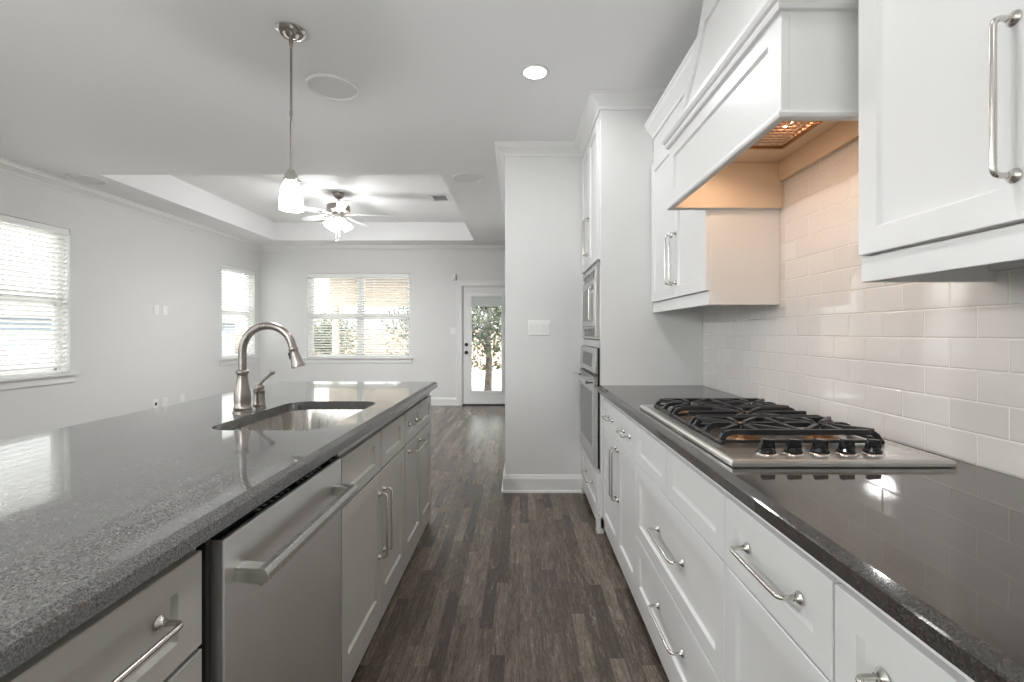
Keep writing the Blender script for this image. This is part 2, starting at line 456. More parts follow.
def pull(parent, c, along, n, length=0.26, out=0.036, r=0.0050):
    """bar pull with round rosettes; c = middle on the face"""
    c = V(c); m = MB(); h = length / 2
    path = fillet([c - along * h, c - along * h + n * out, c + along * h + n * out, c + along * h], 0.014)
    m.tube(path, r, 12)
    w = n.cross(along)
    for sgn in (-1, 1):
        m.lathe(c + along * h * sgn, [(0.0125, 0.0), (0.0125, 0.003), (0.0095, 0.0065), (0.0065, 0.010), (0.006, 0.014)], basis=(along, w, n), seg=20)
    return m.build('handle', M_NICKEL, parent, smooth=True)

def rbar(m, a, b, w, h):
    """rectangular bar from a to b, width w across, height h (z)"""
    a = V(a); b = V(b); d = (b - a); L = d.length; d.normalize()
    s = d.cross(Z).normalized(); up = s.cross(d)
    m.fbox(a, d, s, up, 0, L, -w / 2, w / 2, -h / 2, h / 2)

# ================================================================== ROOM SHELL
CH = 2.71
XL, XR, YF, YB = -4.43, 1.14, 7.92, -3.0
PX = -0.117       # pantry block left face
struct(MB().box(XL - 0.15, 2.2, YB - 0.15, YF + 0.15, -0.12, 0.0).build('floor', M_FLOOR, world_origin=True), 'dark brown narrow plank wood floor')
# ceiling with tray
TX0, TX1, TY0, TY1, TH = -3.90, -0.735, 4.32, 7.41, 3.0
m = MB()
def frame_boxes(m, X0, X1, Y0, Y1, x0, x1, y0, y1, z0, z1):
    m.box(X0, X1, Y0, y0, z0, z1); m.box(X0, X1, y1, Y1, z0, z1); m.box(X0, x0, y0, y1, z0, z1); m.box(x1, X1, y0, y1, z0, z1)
frame_boxes(m, XL - 0.15, 2.2, YB - 0.15, YF + 0.15, TX0, TX1, TY0, TY1, CH, CH + 0.38)
m.box(TX0 - 0.1, TX1 + 0.1, TY0 - 0.1, TY1 + 0.1, TH, TH + 0.1)
struct(m.build('ceiling', M_CEIL, world_origin=True), 'pale grey ceiling with rectangular recessed tray')

def wall_x(name, x0, x1, ya, yb, holes, label):
    """wall of constant x; holes (y0,y1,z0,z1) sorted by y"""
    m = MB(); y = ya
    for (h0, h1, z0, z1) in holes:
        m.box(x0, x1, y, h0, 0, CH)
        if z0 > 0: m.box(x0, x1, h0, h1, 0, z0)
        m.box(x0, x1, h0, h1, z1, CH); y = h1
    m.box(x0, x1, y, yb, 0, CH)
    return struct(m.build(name, M_WALL, world_origin=True), label)
def wall_y(name, y0, y1, xa, xb, holes, label):
    m = MB(); x = xa
    for (h0, h1, z0, z1) in holes:
        m.box(x, h0, y0, y1, 0, CH)
        if z0 > 0: m.box(h0, h1, y0, y1, 0, z0)
        m.box(h0, h1, y0, y1, z1, CH); x = h1
    m.box(x, xb, y0, y1, 0, CH)
    return struct(m.build(name, M_WALL, world_origin=True), label)
WZ0, WZ1 = 0.83, 2.26
LW = [(-2.3, -0.3, 0.4, 2.3), (0.6, 1.9, 0.83, 2.26), (3.71, 4.58, WZ0, WZ1), (6.91, 7.77, WZ0, WZ1)]  # leading openings are out of view, added to let daylight in
wall_x('wall_left', XL - 0.15, XL, YB, YF + 0.15, LW, 'pale grey living room wall with windows')
DX0, DX1, DZ1 = -0.985, -0.155, 2.035
FW = (-3.63, -1.87, 0.80, 2.25)
wall_y('wall_far', YF, YF + 0.15, XL, 2.2, [FW, (DX0, DX1, 0.0, DZ1)], 'pale grey far wall')
wall_x('wall_right', XR, XR + 0.15, YB, 3.64, [], 'kitchen wall behind the cooktop')
BWH = [(-3.8, -1.0, 0.5, 2.3)]  # opening added behind the viewpoint to bring in sky light
wall_y('wall_back', YB - 0.15, YB, XL, XR + 0.15, BWH, 'wall behind the viewpoint')
m = MB(); m.box(PX, XR + 0.15, 3.64, 3.76, 0, CH); m.box(PX, PX + 0.12, 3.76, 6.4, 0, CH); m.box(PX, 2.2, 6.4, 6.52, 0, CH)
struct(m.build('wall_pantry', M_WALL, world_origin=True), 'pale grey end wall beside the oven cabinet')
m = MB(); m.box(2.1, 2.2, 6.52, YF, 0, CH)
struct(m.build('wall_hall', M_WALL, world_origin=True))

# crown mouldings: profile (distance from wall, z)
def crown_prof(top, h=0.086, d=0.082):
    return [(0, top), (d, top), (d, top - 0.012), (d * 0.86, top - 0.020), (d * 0.80, top - 0.036), (d * 0.55, top - h * 0.55), (d * 0.30, top - h * 0.74),
            (d * 0.20, top - h * 0.80), (d * 0.17, top - h * 0.90), (0.012, top - h * 0.92), (0.010, top - h), (0, top - h)]
def crown(name, path, top=CH, h=0.086, d=0.082, material=None):
    return MB().sweep(crown_prof(top, h, d), path).build(name, material or M_TRIM, world_origin=True)
# path direction: left of the path = into the room
struct(crown('trim_1', [(XL, YB), (XL, YF)][::-1]), 'white crown moulding on the left wall')
struct(crown('trim_2', [(2.1, YF), (XL, YF)]), 'white crown moulding on the far wall')
TC0, TC1, TCF = 2.88, 3.64, 0.500      # tall cabinet y range and face x
struct(crown('trim_3', [(PX, 6.4), (PX, 3.64), (TCF, 3.64), (TCF, TC0), (XR, TC0)][::-1]), 'white crown moulding around pantry wall and oven cabinet')

def base_prof(h=0.135, d=0.016):
    return [(0, 0), (d, 0), (d, h - 0.03), (d * 0.7, h - 0.018), (d * 0.5, h - 0.005), (0.003, h), (0, h)]
def baseb(name, path, h=0.135):
    return struct(MB().sweep(base_prof(h), path).build(name, M_TRIM, world_origin=True))
baseb('baseboard_left', [(XL, YF), (XL, YB)])
baseb('baseboard_far', [(DX0 - 0.085, YF), (XL, YF)])
m = MB().sweep(base_prof(0.135, 0.016), [(PX, 6.4), (PX, 3.64), (TCF - 0.01, 3.64)][::-1])
m.sweep([(0.016, 0), (0.030, 0), (0.028, 0.012), (0.016, 0.018)], [(PX, 6.4), (PX, 3.64), (TCF - 0.01, 3.64)][::-1])
struct(m.build('baseboard_pantry', M_TRIM, world_origin=True))

# ---- windows
def window(n, axis, a0, a1, z0, z1, wallp, outdir, panes=1, blind=True, sill=True, label=None):
    """axis 'x': wall of constant x, a along Y. wallp = interior wall plane coordinate, outdir = sign outward"""
    ac = (a0 + a1) / 2
    if axis == 'x': o = V((wallp, 0, 0)); u = Y_; n_ = X * outdir
    else: o = V((0, wallp, 0)); u = X; n_ = Y_ * outdir
    base = o + u * ac + Z * z0
    root = sroot('window_%d' % n, base)
    if label: root['label'] = label
    f = 0.045
    m = MB()
    def bx(p0, p1, q0, q1, c0=0.085, c1=0.135): m.fbox(o, u, Z, n_, p0, p1, q0, q1, c0, c1)
    bx(a0, a1, z0, z0 + f); bx(a0, a1, z1 - f, z1); bx(a0, a0 + f, z0 + f, z1 - f); bx(a1 - f, a1, z0 + f, z1 - f)
    zm = (z0 + z1) / 2
    w = (a1 - a0) / panes
    for i in range(1, panes): bx(a0 + w * i - 0.04, a0 + w * i + 0.04, z0 + f, z1 - f)
    for i in range(panes):
        p0 = a0 + w * i + (f if i == 0 else 0.04); p1 = a0 + w * (i + 1) - (f if i == panes - 1 else 0.04)
        bx(p0, p1, zm - 0.022, zm + 0.022)
        s = 0.022
        for (q0, q1, c) in ((z0 + f, zm - 0.022, 0.0), (zm + 0.022, z1 - f, 0.02)):
            bx(p0, p0 + s, q0, q1, 0.092 + c, 0.112 + c); bx(p1 - s, p1, q0, q1, 0.092 + c, 0.112 + c)
            bx(p0, p1, q0, q0 + s, 0.092 + c, 0.112 + c); bx(p0, p1, q1 - s, q1, 0.092 + c, 0.112 + c)
    m.build('window_frame', M_VINYL, root)
    m = MB(); m.fbox(o, u, Z, n_, a0 + f, a1 - f, z0 + f, z1 - f, 0.1175, 0.1195)
    m.build('glass', M_GLASS, root)
    if sill:
        m = MB(); m.fbox(o, u, Z, n_, a0 - 0.05, a1 + 0.05, z0 - 0.004, z0 + 0.018, -0.045, 0.0)
        m.fbox(o, u, Z, n_, a0, a1, z0 - 0.0, z0 + 0.018, 0.0, 0.085)
        m.fbox(o, u, Z, n_, a0 - 0.03, a1 + 0.03, z0 - 0.075, z0 - 0.004, -0.016, 0.0)
        m.build('window_sill', M_TRIM, root, bevel=0.003)
    return root

def blind(axis, a0, a1, z0, z1, wallp, outdir, label, panes=1, tilt=12):
    if axis == 'x': o = V((wallp, 0, 0)); u = Y_; n_ = X * outdir
    else: o = V((0, wallp, 0)); u = X; n_ = Y_ * outdir
    root = thing('window_blind', o + u * ((a0 + a1) / 2) + n_ * 0.03 + Z * (z0 + 0.02), label, 'window blind', 'white slatted blinds')
    a0 += 0.008; a1 -= 0.008
    MB().fbox(o, u, Z, n_, a0, a1, z1 - 0.062, z1 - 0.004, 0.004, 0.014).fbox(o, u, Z, n_, a0, a1, z1 - 0.045, z1 - 0.004, 0.014, 0.055).build('headrail', M_SLAT, root, bevel=0.002)
    cz = 0.036
    m = MB(); z = z1 - 0.085; t = math.radians(tilt)
    d = n_ * math.cos(t) - Z * math.sin(t); nn = n_ * math.sin(t) + Z * math.cos(t)
    while z > z0 + 0.075:
        m.fbox(o + n_ * cz + Z * z, u, d, nn, a0 + 0.004, a1 - 0.004, -0.0245, 0.0245, -0.0014, 0.0014)
        z -= 0.0435
    m.build('slats', M_SLAT, root)
    MB().fbox(o, u, Z, n_, a0, a1, z0 + 0.030, z0 + 0.048, cz - 0.025, cz + 0.025).build('bottom_rail', M_SLAT, root, bevel=0.002)
    m = MB(); k = max(2, int((a1 - a0) / 0.42))
    for i in range(k):
        a = a0 + 0.10 + (a1 - a0 - 0.20) * i / (k - 1)
        for c in (cz - 0.0265, cz + 0.0265): m.fbox(o, u, Z, n_, a - 0.0012, a + 0.0012, z0 + 0.04, z1 - 0.06, c - 0.0008, c + 0.0008)
    m.build('ladder_cord', M_SLAT, root)
    p = o + u * (a1 - 0.05) + n_ * 0.002
    MB().tube([p + Z * (z1 - 0.07), p + Z * (z0 + 0.18)], 0.0025, 6).lathe(p + Z * (z0 + 0.14), [(0.003, 0.045), (0.006, 0.03), (0.007, 0.0)], seg=10).build('pull_cord', M_PLASTIC, root)
    return root

window(1, 'y', *FW[:2], FW[2], FW[3], YF, 1, panes=2, label='double window on the far wall')
blind('y', FW[0], FW[1], FW[2] + 0.0, FW[3], YF, 1, 'wide white blind over the double window in the far wall', panes=2, tilt=18)
window(2, 'x', LW[2][0], LW[2][1], WZ0, WZ1, XL, -1, label='window on the left wall nearest the viewer')
blind('x', LW[2][0], LW[2][1], WZ0, WZ1, XL, -1, 'white blind on the nearer left wall window, cut by the photo edge', tilt=28)
window(3, 'x', LW[3][0], LW[3][1], WZ0, WZ1, XL, -1, label='narrow window on the left wall by the corner')
blind('x', LW[3][0], LW[3][1], WZ0, WZ1, XL, -1, 'narrow white blind on the left wall window beside the room corner', tilt=20)
window(4, 'x', *LW[0][:2], LW[0][2], LW[0][3], XL, -1, panes=2)  # unseen window added so sky light floods the room
window(5, 'x', *LW[1][:2], LW[1][2], LW[1][3], XL, -1, panes=2)  # another added window out of view, for daylight on the kitchen
window(6, 'y', *BWH[0][:2], BWH[0][2], BWH[0][3], YB, -1, panes=3)  # unseen glazing added behind the viewpoint for more daylight

# ---- glazed back door
root = sroot('door_1', ((DX0 + DX1) / 2, YF, 0)); root['label'] = 'white glazed back door at the end of the room'
m = MB(); cw = 0.085
prof_t = 0.02
m.box(DX0 - cw, DX0 - 0.004, YF - prof_t, YF, 0, DZ1 + cw); m.box(DX1 + 0.004, DX1 + cw, YF - prof_t, YF, 0, DZ1 + cw); m.box(DX0 - 0.004, DX1 + 0.004, YF - prof_t, YF, DZ1 + 0.004, DZ1 + cw)
m.box(DX0 - cw - 0.008, DX0 - cw + 0.012, YF - prof_t - 0.008, YF, 0, DZ1 + cw); m.box(DX0 - cw - 0.008, DX1 + cw, YF - prof_t - 0.008, YF, DZ1 + cw - 0.012, DZ1 + cw + 0.01)
m.box(DX0 - 0.002, DX0 + 0.012, YF, YF + 0.13, 0.0, DZ1); m.box(DX1 - 0.012, DX1 + 0.002, YF, YF + 0.13, 0.0, DZ1); m.box(DX0, DX1, YF, YF + 0.13, DZ1 - 0.012, DZ1)
m.build('door_frame', M_TRIM, root)
sx0, sx1, sz0, sz1 = DX0 + 0.016, DX1 - 0.016, 0.022, DZ1 - 0.016
gx0, gx1, gz0, gz1 = sx0 + 0.135, sx1 - 0.135, 0.235, 1.86
m = MB(); m.box(sx0, gx0, YF + 0.02, YF + 0.064, sz0, sz1); m.box(gx1, sx1, YF + 0.02, YF + 0.064, sz0, sz1)
m.box(gx0, gx1, YF + 0.02, YF + 0.064, sz0, gz0); m.box(gx0, gx1, YF + 0.02, YF + 0.064, gz1, sz1)
slab = m.build('door_leaf', M_TRIM, root)
m = MB(); e = 0.035
frame_boxes_ = [(gx0 - e, gx0 + 0.012, gz0 - e, gz1 + e), (gx1 - 0.012, gx1 + e, gz0 - e, gz1 + e), (gx0, gx1, gz0 - e, gz0 + 0.012), (gx0, gx1, gz1 - 0.012, gz1 + e)]
for (a, b, c, d) in frame_boxes_: m.box(a, b, YF + 0.006, YF + 0.02, c, d)
m.build('glass_moulding', M_TRIM, root, bevel=0.004)
MB().box(gx0, gx1, YF + 0.034, YF + 0.040, gz0, gz1).build('glass', M_GLASS, root)
m = MB()
for k in range(9): m.box(gx0 + 0.002, gx1 - 0.002, YF + 0.042, YF + 0.058, gz1 - 0.019 - 0.019 * k, gz1 - 0.001 - 0.019 * k)
m.build('raised_shade', M_SLAT, root)
MB().box(DX0, DX1, YF - 0.005, YF + 0.13, 0.0, 0.020).build('threshold', M_BLACKMAT, root)
for zz, nm in ((1.035, 'deadbolt'), (0.90, 'door_knob')):
    kx = sx0 + 0.055
    prof = [(0.030, 0), (0.030, -0.008), (0.012, -0.014), (0.012, -0.035), (0.026, -0.042), (0.029, -0.055), (0.020, -0.066), (0, -0.068)] if nm == 'door_knob' else [(0.030, 0), (0.030, -0.012), (0.022, -0.020), (0, -0.021)]
    MB().lathe((kx, YF + 0.02, zz), prof, axis='Y', seg=20).build(nm, M_HOOK, root, smooth=True)

# ================================================================== WALL BITS
def wall_plate(name, c, u, n, w, h, gangs, label, cat, kind='switch'):
    root = thing(name, c - Z * h / 2, label, cat)
    o = V(c)
    MB().fbox(o, u, Z, n, -w / 2, w / 2, -h / 2, h / 2, 0, 0.006).build('cover_plate', M_PLASTIC, root, bevel=0.002)
    step = w / gangs
    for g in range(gangs):
        a = -w / 2 + step * (g + 0.5)
        if kind == 'switch':
            m = MB(); m.fbox(o, u, Z, n, a - 0.016, a + 0.016, -0.033, 0.033, 0.006, 0.0085)
            m.fbox(o, u, (Z + n * 0.10).normalized(), n, a - 0.013, a + 0.013, -0.030, 0.030, 0.0085, 0.0115)
            m.build('switch_rocker', M_PLASTIC, root)
        elif kind == 'outlet':
            for q in (-0.02, 0.02):
                MB().fbox(o, u, Z, n, a - 0.015, a + 0.015, q - 0.014, q + 0.014, 0.006, 0.0085).build('socket', M_PLASTIC, root)
            pass
        elif kind == 'port':
            MB().fbox(o, u, Z, n, a - 0.014, a + 0.014, -0.018, 0.018, 0.006, 0.009).build('port', M_BLACKMAT, root)
    return root
wall_plate('switch_plate', V((0.152, 3.64, 1.283)), X, -Y_, 0.172, 0.117, 4, 'white four gang light switch plate on the pantry end wall', 'light switch')
wall_plate('blank_plate', V((XL, 5.66, 1.52)), Y_, X, 0.075, 0.117, 1, 'white plate on left wall, nearer of the high pair', 'wall plate', kind='outlet')
wall_plate('blank_plate', V((XL, 5.80, 1.52)), Y_, X, 0.075, 0.117, 1, 'white plate on left wall, farther of the high pair', 'wall plate', kind='blank')
wall_plate('outlet_plate', V((XL, 5.65, 0.375)), Y_, X, 0.075, 0.117, 1, 'low wall plate with black port, just above the island edge', 'wall plate', kind='port')
wall_plate('outlet_plate', V((XL, 5.80, 0.375)), Y_, X, 0.075, 0.117, 1, 'low white outlet plate beside the black port plate', 'outlet', kind='outlet')
wall_plate('outlet_plate', V((XL, 6.10, 0.375)), Y_, X, 0.075, 0.117, 1, 'lone low white outlet farther along the left wall', 'outlet', kind='outlet')
wall_plate('switch_plate', V((-1.14, YF, 1.27)), X, -Y_, 0.10, 0.117, 2, 'white switch plate on the far wall left of the back door', 'light switch')
t = thing('motion_sensor', (-1.115, YF, 2.13), 'small white sensor above the door corner on the far wall', 'sensor')
MB().box(-1.145, -1.085, YF - 0.045, YF, 2.13, 2.235).build('housing', M_PLASTIC, t, bevel=0.008)
MB().box(-1.138, -1.092, YF - 0.050, YF - 0.044, 2.14, 2.19).build('lens', M_SPEAKER, t)

# ================================================================== CEILING FIXTURES
def speaker(x, y, r, label):
    t = thing('ceiling_speaker', (x, y, CH), label, 'ceiling speaker', 'round ceiling speakers')
    MB().lathe((x, y, CH), [(r, 0), (r, -0.008), (r - 0.005, -0.012), (r - 0.014, -0.011), (r - 0.020, -0.003), (r - 0.020, 0.0)], seg=48).build('rim', M_TRIM, t, smooth=True)
    MB().lathe((x, y, CH), [(r - 0.021, -0.001), (r - 0.022, -0.0045), (0, -0.006)], seg=48, cap=False).build('grille', M_SPEAKER, t, smooth=True)
speaker(-1.116, 2.775, 0.15, 'round ceiling speaker right behind the glass pendant lamp')
speaker(-4.14, 4.44, 0.15, 'round ceiling speaker close to the left wall crown moulding')
speaker(-0.49, 4.40, 0.145, 'round ceiling speaker right of the ceiling tray')

def can_light(x, y, label):
    t = thing('recessed_light', (x, y, CH), label, 'recessed light', 'recessed ceiling lights')
    r = 0.082
    MB().lathe((x, y, CH), [(r, 0), (r, -0.004), (r - 0.006, -0.007), (r - 0.018, -0.005), (r - 0.020, 0.0)], seg=40).build('trim_ring', M_TRIM, t, smooth=True)
    MB().lathe((x, y, CH), [(r - 0.020, -0.002), (0, -0.003)], seg=40, cap=False).build('lamp_lens', M_BULB, t)
    lamp('recessed_lamp', 'AREA', (x, y, CH - 0.012), CAN_POWER, (0.985, 0.99, 1.0), 0.12)
for i, (x, y) in enumerate(CANS[:1]): can_light(x, y, 'lit round recessed light in the kitchen ceiling')
added_cans = ['unseen added recessed light over the aisle beside the viewpoint', 'unseen added recessed light over the aisle behind the viewpoint', 'unseen added recessed light left of the island near middle',
          'unseen added recessed light left of the island towards the back wall', 'added recessed light beyond the island towards the tray']
for (x, y), lb in zip(CANS[1:5], added_cans): can_light(x, y, lb)  # out-of-view recessed lights added to brighten the kitchen

def pendant(x, y, label):
    t = thing('pendant_lamp', (x, y, 1.832), label, 'pendant lamp', 'glass pendant lamps over the island')
    MB().lathe((x, y, CH), [(0.072, 0), (0.072, -0.006), (0.062, -0.016), (0.045, -0.022), (0.036, -0.020), (0.030, -0.026), (0.014, -0.034), (0.0, -0.035)], seg=40).build('canopy', M_CHROME, t, smooth=True)
    m = MB(); m.lathe((x, y, CH - 0.075), [(0.008, 0.045), (0.010, 0.02), (0.008, 0.0), (0.0055, -0.004)], seg=16)
    m.tube([(x, y, CH - 0.07), (x, y, 2.03)], 0.0055, 12)
    m.lathe((x, y, 2.31), [(0.007, 0.012), (0.0075, 0.0), (0.007, -0.012)], seg=14)
    m.build('rod', M_FAUCET, t, smooth=True)
    m = MB(); m.lathe((x, y, 1.985), [(0.0, 0.052), (0.016, 0.050), (0.020, 0.036), (0.028, 0.030), (0.032, 0.012), (0.036, 0.006), (0.036, -0.006), (0.030, -0.008)], seg=28)
    for k in range(3):
        a = k * 2 * PI / 3 + 0.4
        m.tube([(x + 0.036 * math.cos(a), y + 0.036 * math.sin(a), 1.984), (x + 0.046 * math.cos(a), y + 0.046 * math.sin(a), 1.984)], 0.004, 8)
    m.build('socket_cap', M_CHROME, t, smooth=True)
    prof = [(0.026, 1.980), (0.034, 1.973), (0.042, 1.956), (0.048, 1.930), (0.052, 1.895), (0.0545, 1.862), (0.0535, 1.843)]
    inner = [(r - 0.004, z) for r, z in prof[::-1]]
    MB().lathe((x, y, 0), prof + inner + [prof[0]], seg=40, cap=False).build('glass_shade', M_SHADE, t, smooth=True)
    lamp('pendant_bulb', 'POINT', (x, y, 1.80), PENDANT_POWER, (0.99, 0.99, 1.0), 0.035)
pendant(-1.11, 2.255, 'hanging pendant with tapered white glass shade above the island sink')
pendant(-1.11, 0.70, 'pendant with white glass shade above the near end of the island')

# vent in tray
t = thing('air_vent', (-1.04, 6.05, TH), 'small white air vent in the ceiling tray right of the fan', 'air vent')
m = MB(); frame_boxes(m, -1.16, -0.92, 5.90, 6.20, -1.13, -0.95, 5.93, 6.17, TH - 0.010, TH)
m.build('frame', M_TRIM, t, bevel=0.002)
m = MB()
for k in range(9): m.fbox(V((-1.04, 5.945 + 0.026 * k, TH - 0.005)), X, V((0, 0.8, 0.6)), V((0, -0.6, 0.8)), -0.09, 0.09, -0.009, 0.009, -0.0008, 0.0008)
m.build('louvres', M_TRIM, t)
MB().box(-1.13, -0.95, 5.93, 6.17, TH - 0.0012, TH - 0.0004).build('duct_shade_sheet', M_GAPSHADE, t)  # flat dark sheet stands in for the shade inside the duct

# ceiling fan
FX, FY = -2.29, 5.87
t = thing('ceiling_fan', (FX, FY, TH), 'white five blade ceiling fan with lit glass shades in the tray', 'ceiling fan')
MB().lathe((FX, FY, TH), [(0.068, 0), (0.070, -0.008), (0.066, -0.025), (0.046, -0.058), (0.024, -0.072), (0.0, -0.073)], seg=32).build('canopy', M_FAUCET, t, smooth=True)
MB().tube([(FX, FY, TH - 0.06), (FX, FY, 2.865)], 0.012, 14).build('downrod', M_FAUCET, t, smooth=True)
MB().lathe((FX, FY, 2.76), [(0.0, 0.115), (0.030, 0.113), (0.060, 0.105), (0.128, 0.090), (0.140, 0.078), (0.142, 0.018), (0.130, 0.006), (0.08, -0.004), (0.0, -0.006)], seg=40).build('motor_housing', M_FAUCET, t, smooth=True)
for k in range(5):
    a = math.radians(8 + 72 * k); d = V((math.cos(a), math.sin(a), 0)); s = V((-math.sin(a), math.cos(a), 0))
    s2 = (s + Z * 0.2).normalized(); n2 = d.cross(s2)
    c = V((FX, FY, 2.735))
    m = MB(); pts = [(0.20, -0.052), (0.60, -0.068), (0.645, -0.055), (0.665, -0.02), (0.665, 0.02), (0.645, 0.055), (0.60, 0.068), (0.20, 0.052), (0.185, 0.03), (0.185, -0.03)]
    m.poly_prism([c + d * p + s2 * q for p, q in pts], n2 * 0.007)
    bl = m.build('blade', M_TRIM, t)
    m = MB(); m.fbox(c - n2 * 0.003, d, s2, n2, 0.09, 0.24, -0.016, 0.016, -0.004, 0.002)
    m.fbox(c - n2 * 0.003, d, s2, n2, 0.20, 0.25, -0.036, 0.036, -0.004, 0.002)
    m.build('blade_bracket', M_NICKEL, t, bevel=0.002)
MB().lathe((FX, FY, 2.66), [(0.0, 0.10), (0.05, 0.098), (0.062, 0.07), (0.058, 0.03), (0.040, 0.008), (0.0, 0.0)], seg=28).build('light_hub', M_NICKEL, t, smooth=True)
for k in range(4):
    a = math.radians(50 + 90 * k); d = V((math.cos(a), math.sin(a), 0))
    c = V((FX, FY, 2.685)) + d * 0.05
    w = (d * 0.62 - Z * 0.78).normalized(); uu = V((-d.y, d.x, 0)); vv = w.cross(uu)
    m = MB(); m.tube([c, c + d * 0.02 - Z * 0.002, c + w * 0.045], [0.012, 0.014, 0.022], 14)
    arm = m.build('lamp_arm', M_NICKEL, t, smooth=True)
    prof = [(0.020, 0.035), (0.030, 0.045), (0.045, 0.075), (0.055, 0.110), (0.060, 0.150)]
    MB().lathe(c, prof + [(r - 0.003, h) for r, h in prof[::-1]] + [prof[0]], basis=(uu, vv, w), seg=28, cap=False).build('glass_shade', M_FANSHADE, t, smooth=True)
lamp('fan_bulb', 'SPOT', (FX, FY, 2.50), FAN_POWER, (0.985, 0.99, 1.0), 0.09, spot=math.radians(178), blend=0.9)
lamp('fan_glow', 'POINT', (FX, FY, 2.52), FAN_POWER * 0.36, (0.985, 0.99, 1.0), 0.13)
for s_ in (-1, 1):
    m = MB(); m.tube([(FX + 0.02 * s_, FY - 0.03, 2.68), (FX + 0.02 * s_, FY - 0.03, 2.43 + 0.03 * s_)], 0.0022, 6)
    m.lathe((FX + 0.02 * s_, FY - 0.03, 2.40 + 0.03 * s_), [(0.0, 0.035), (0.006, 0.025), (0.007, 0.008), (0.0, 0.0)], seg=10)
    m.build('pull_chain', M_NICKEL, t, smooth=True)

# ================================================================== CABINET BUILDERS
def carcass(root, x0, x1, y0, y1, z0, z1, material, face='-x', tk=0.018, rail_bot=True, name='cabinet_body', top_rail=True, extra=None):
    """hollow box of panels open toward the face (fronts cover it)"""
    m = MB()
    m.box(x0, x1, y0 + 0.0005, y0 + tk, z0, z1); m.box(x0, x1, y1 - tk, y1 - 0.0005, z0, z1)
    xb0, xb1 = ((x1 - 0.008, x1) if face == '-x' else (x0, x0 + 0.008))
    m.box(xb0, xb1, y0 + tk, y1 - tk, z0, z1)
    m.box(x0 if face == '-x' else xb1, xb0 if face == '-x' else x1, y0 + tk, y1 - tk, z0, z0 + tk)
    xf0, xf1 = ((x0, x0 + 0.02) if face == '-x' else (x1 - 0.02, x1))
    if top_rail: m.box(xf0, xf1, y0 + tk, y1 - tk, z1 - 0.045, z1)
    if extra: extra(m, xf0, xf1)
    return m.build(name, material, root)

RX = 0.535     # right carcass front plane
def rfront(root, name, y0, y1, z0, z1, fr=0.055, frb=None, handle=None, hl=0.26, gap=0.0028):
    m = MB().panel(V((RX, y0 + gap, z0 + gap)), Y_, Z, -X, y1 - y0 - 2 * gap, z1 - z0 - 2 * gap, t=0.02, fr=fr, frb=frb)
    d = m.build(name, M_WHITE, root)
    yc, zc = (y0 + y1) / 2, (z0 + z1) / 2
    if handle == 'h': pull(d, (RX - 0.02 if False else RX - 0.012, yc, zc), Y_, -X, hl, out=0.042)
    elif handle is not None and handle != 'h':
        hy, hz = handle; pull(d, (RX - 0.019, hy, hz), Z, -X, hl)
    return d
def rbase(root, y0, y1, foot=()):
    m = MB(); m.box(RX - 0.014, RX + 0.006, y0 + 0.0005, y1 - 0.0005, 0.03, 0.088)
    m.build('bottom_rail', M_WHITE, root, bevel=0.002)
    MB().box(RX + 0.045, RX + 0.06, y0 + 0.001, y1 - 0.001, 0.0, 0.09).build('toe_kick', M_GAPSHADE if False else M_WHITE, root)
    for fy in foot:
        m = MB(); m.poly_prism([(RX - 0.014, fy, 0.0), (RX - 0.014, fy + 0.05, 0.0), (RX - 0.014, fy + 0.075, 0.03), (RX - 0.014, fy - 0.0, 0.03)], (0.03, 0, 0))
        m.build('foot', M_WHITE, root)
CT0, CT1 = 0.882, 0.92
TOPZ0, TOPZ1 = 0.668, 0.840
LOWZ = 0.088

def right_cab(y0, y1, label):
    r = thing('base_cabinet', ((RX + XR) / 2, (y0 + y1) / 2, 0), label, 'cabinet', 'white base cabinets under the wall counter')
    carcass(r, RX, XR - 0.012, y0, y1, 0.088, CT0, M_WHITE, '-x')
    MB().box(RX - 0.010, RX, y0 + 0.0005, y1 - 0.0005, TOPZ1 + 0.002, CT0 - 0.001).build('top_rail', M_WHITE, r)
    rbase(r, y0, y1)
    return r
YC = [2.878, 2.46, 2.07, 1.635, 1.17, 0.765, 0.30, -0.16]
r = right_cab(YC[2], YC[0], 'white base cabinet with two small drawers over paired doors, beside oven cabinet')
rfront(r, 'drawer', YC[1], YC[0], TOPZ0, TOPZ1, fr=0.05, handle='h', hl=0.128)
rfront(r, 'drawer', YC[2], YC[1], TOPZ0, TOPZ1, fr=0.05, handle='h', hl=0.128)
rfront(r, 'door', YC[1], YC[0], LOWZ, TOPZ0, handle=(YC[1] + 0.032, 0.50))
rfront(r, 'door', YC[2], YC[1], LOWZ, TOPZ0, handle=(YC[1] - 0.032, 0.50))
r = right_cab(YC[4], YC[2], 'white base cabinet with two wide drawers directly beneath the cooktop')
rfront(r, 'false_front', YC[3], YC[2], TOPZ0, TOPZ1, fr=0.05)
rfront(r, 'false_front', YC[4], YC[3], TOPZ0, TOPZ1, fr=0.05)
rfront(r, 'drawer', YC[4], YC[2], 0.350, TOPZ0, handle='h')
rfront(r, 'drawer', YC[4], YC[2], LOWZ, 0.350, handle='h')
r = right_cab(YC[5], YC[4], 'white base cabinet with one drawer over one door, right of the cooktop cabinet')
rfront(r, 'drawer', YC[5], YC[4], TOPZ0, TOPZ1, fr=0.05, handle='h', hl=0.20)
rfront(r, 'door', YC[5], YC[4], LOWZ, TOPZ0, handle=(YC[5] + 0.035, 0.50))
r = right_cab(YC[6], YC[5], 'nearest white base cabinet at the bottom right, mostly its drawer front in view')
rfront(r, 'drawer', YC[6], YC[5], TOPZ0, TOPZ1, fr=0.05, handle='h', hl=0.27)
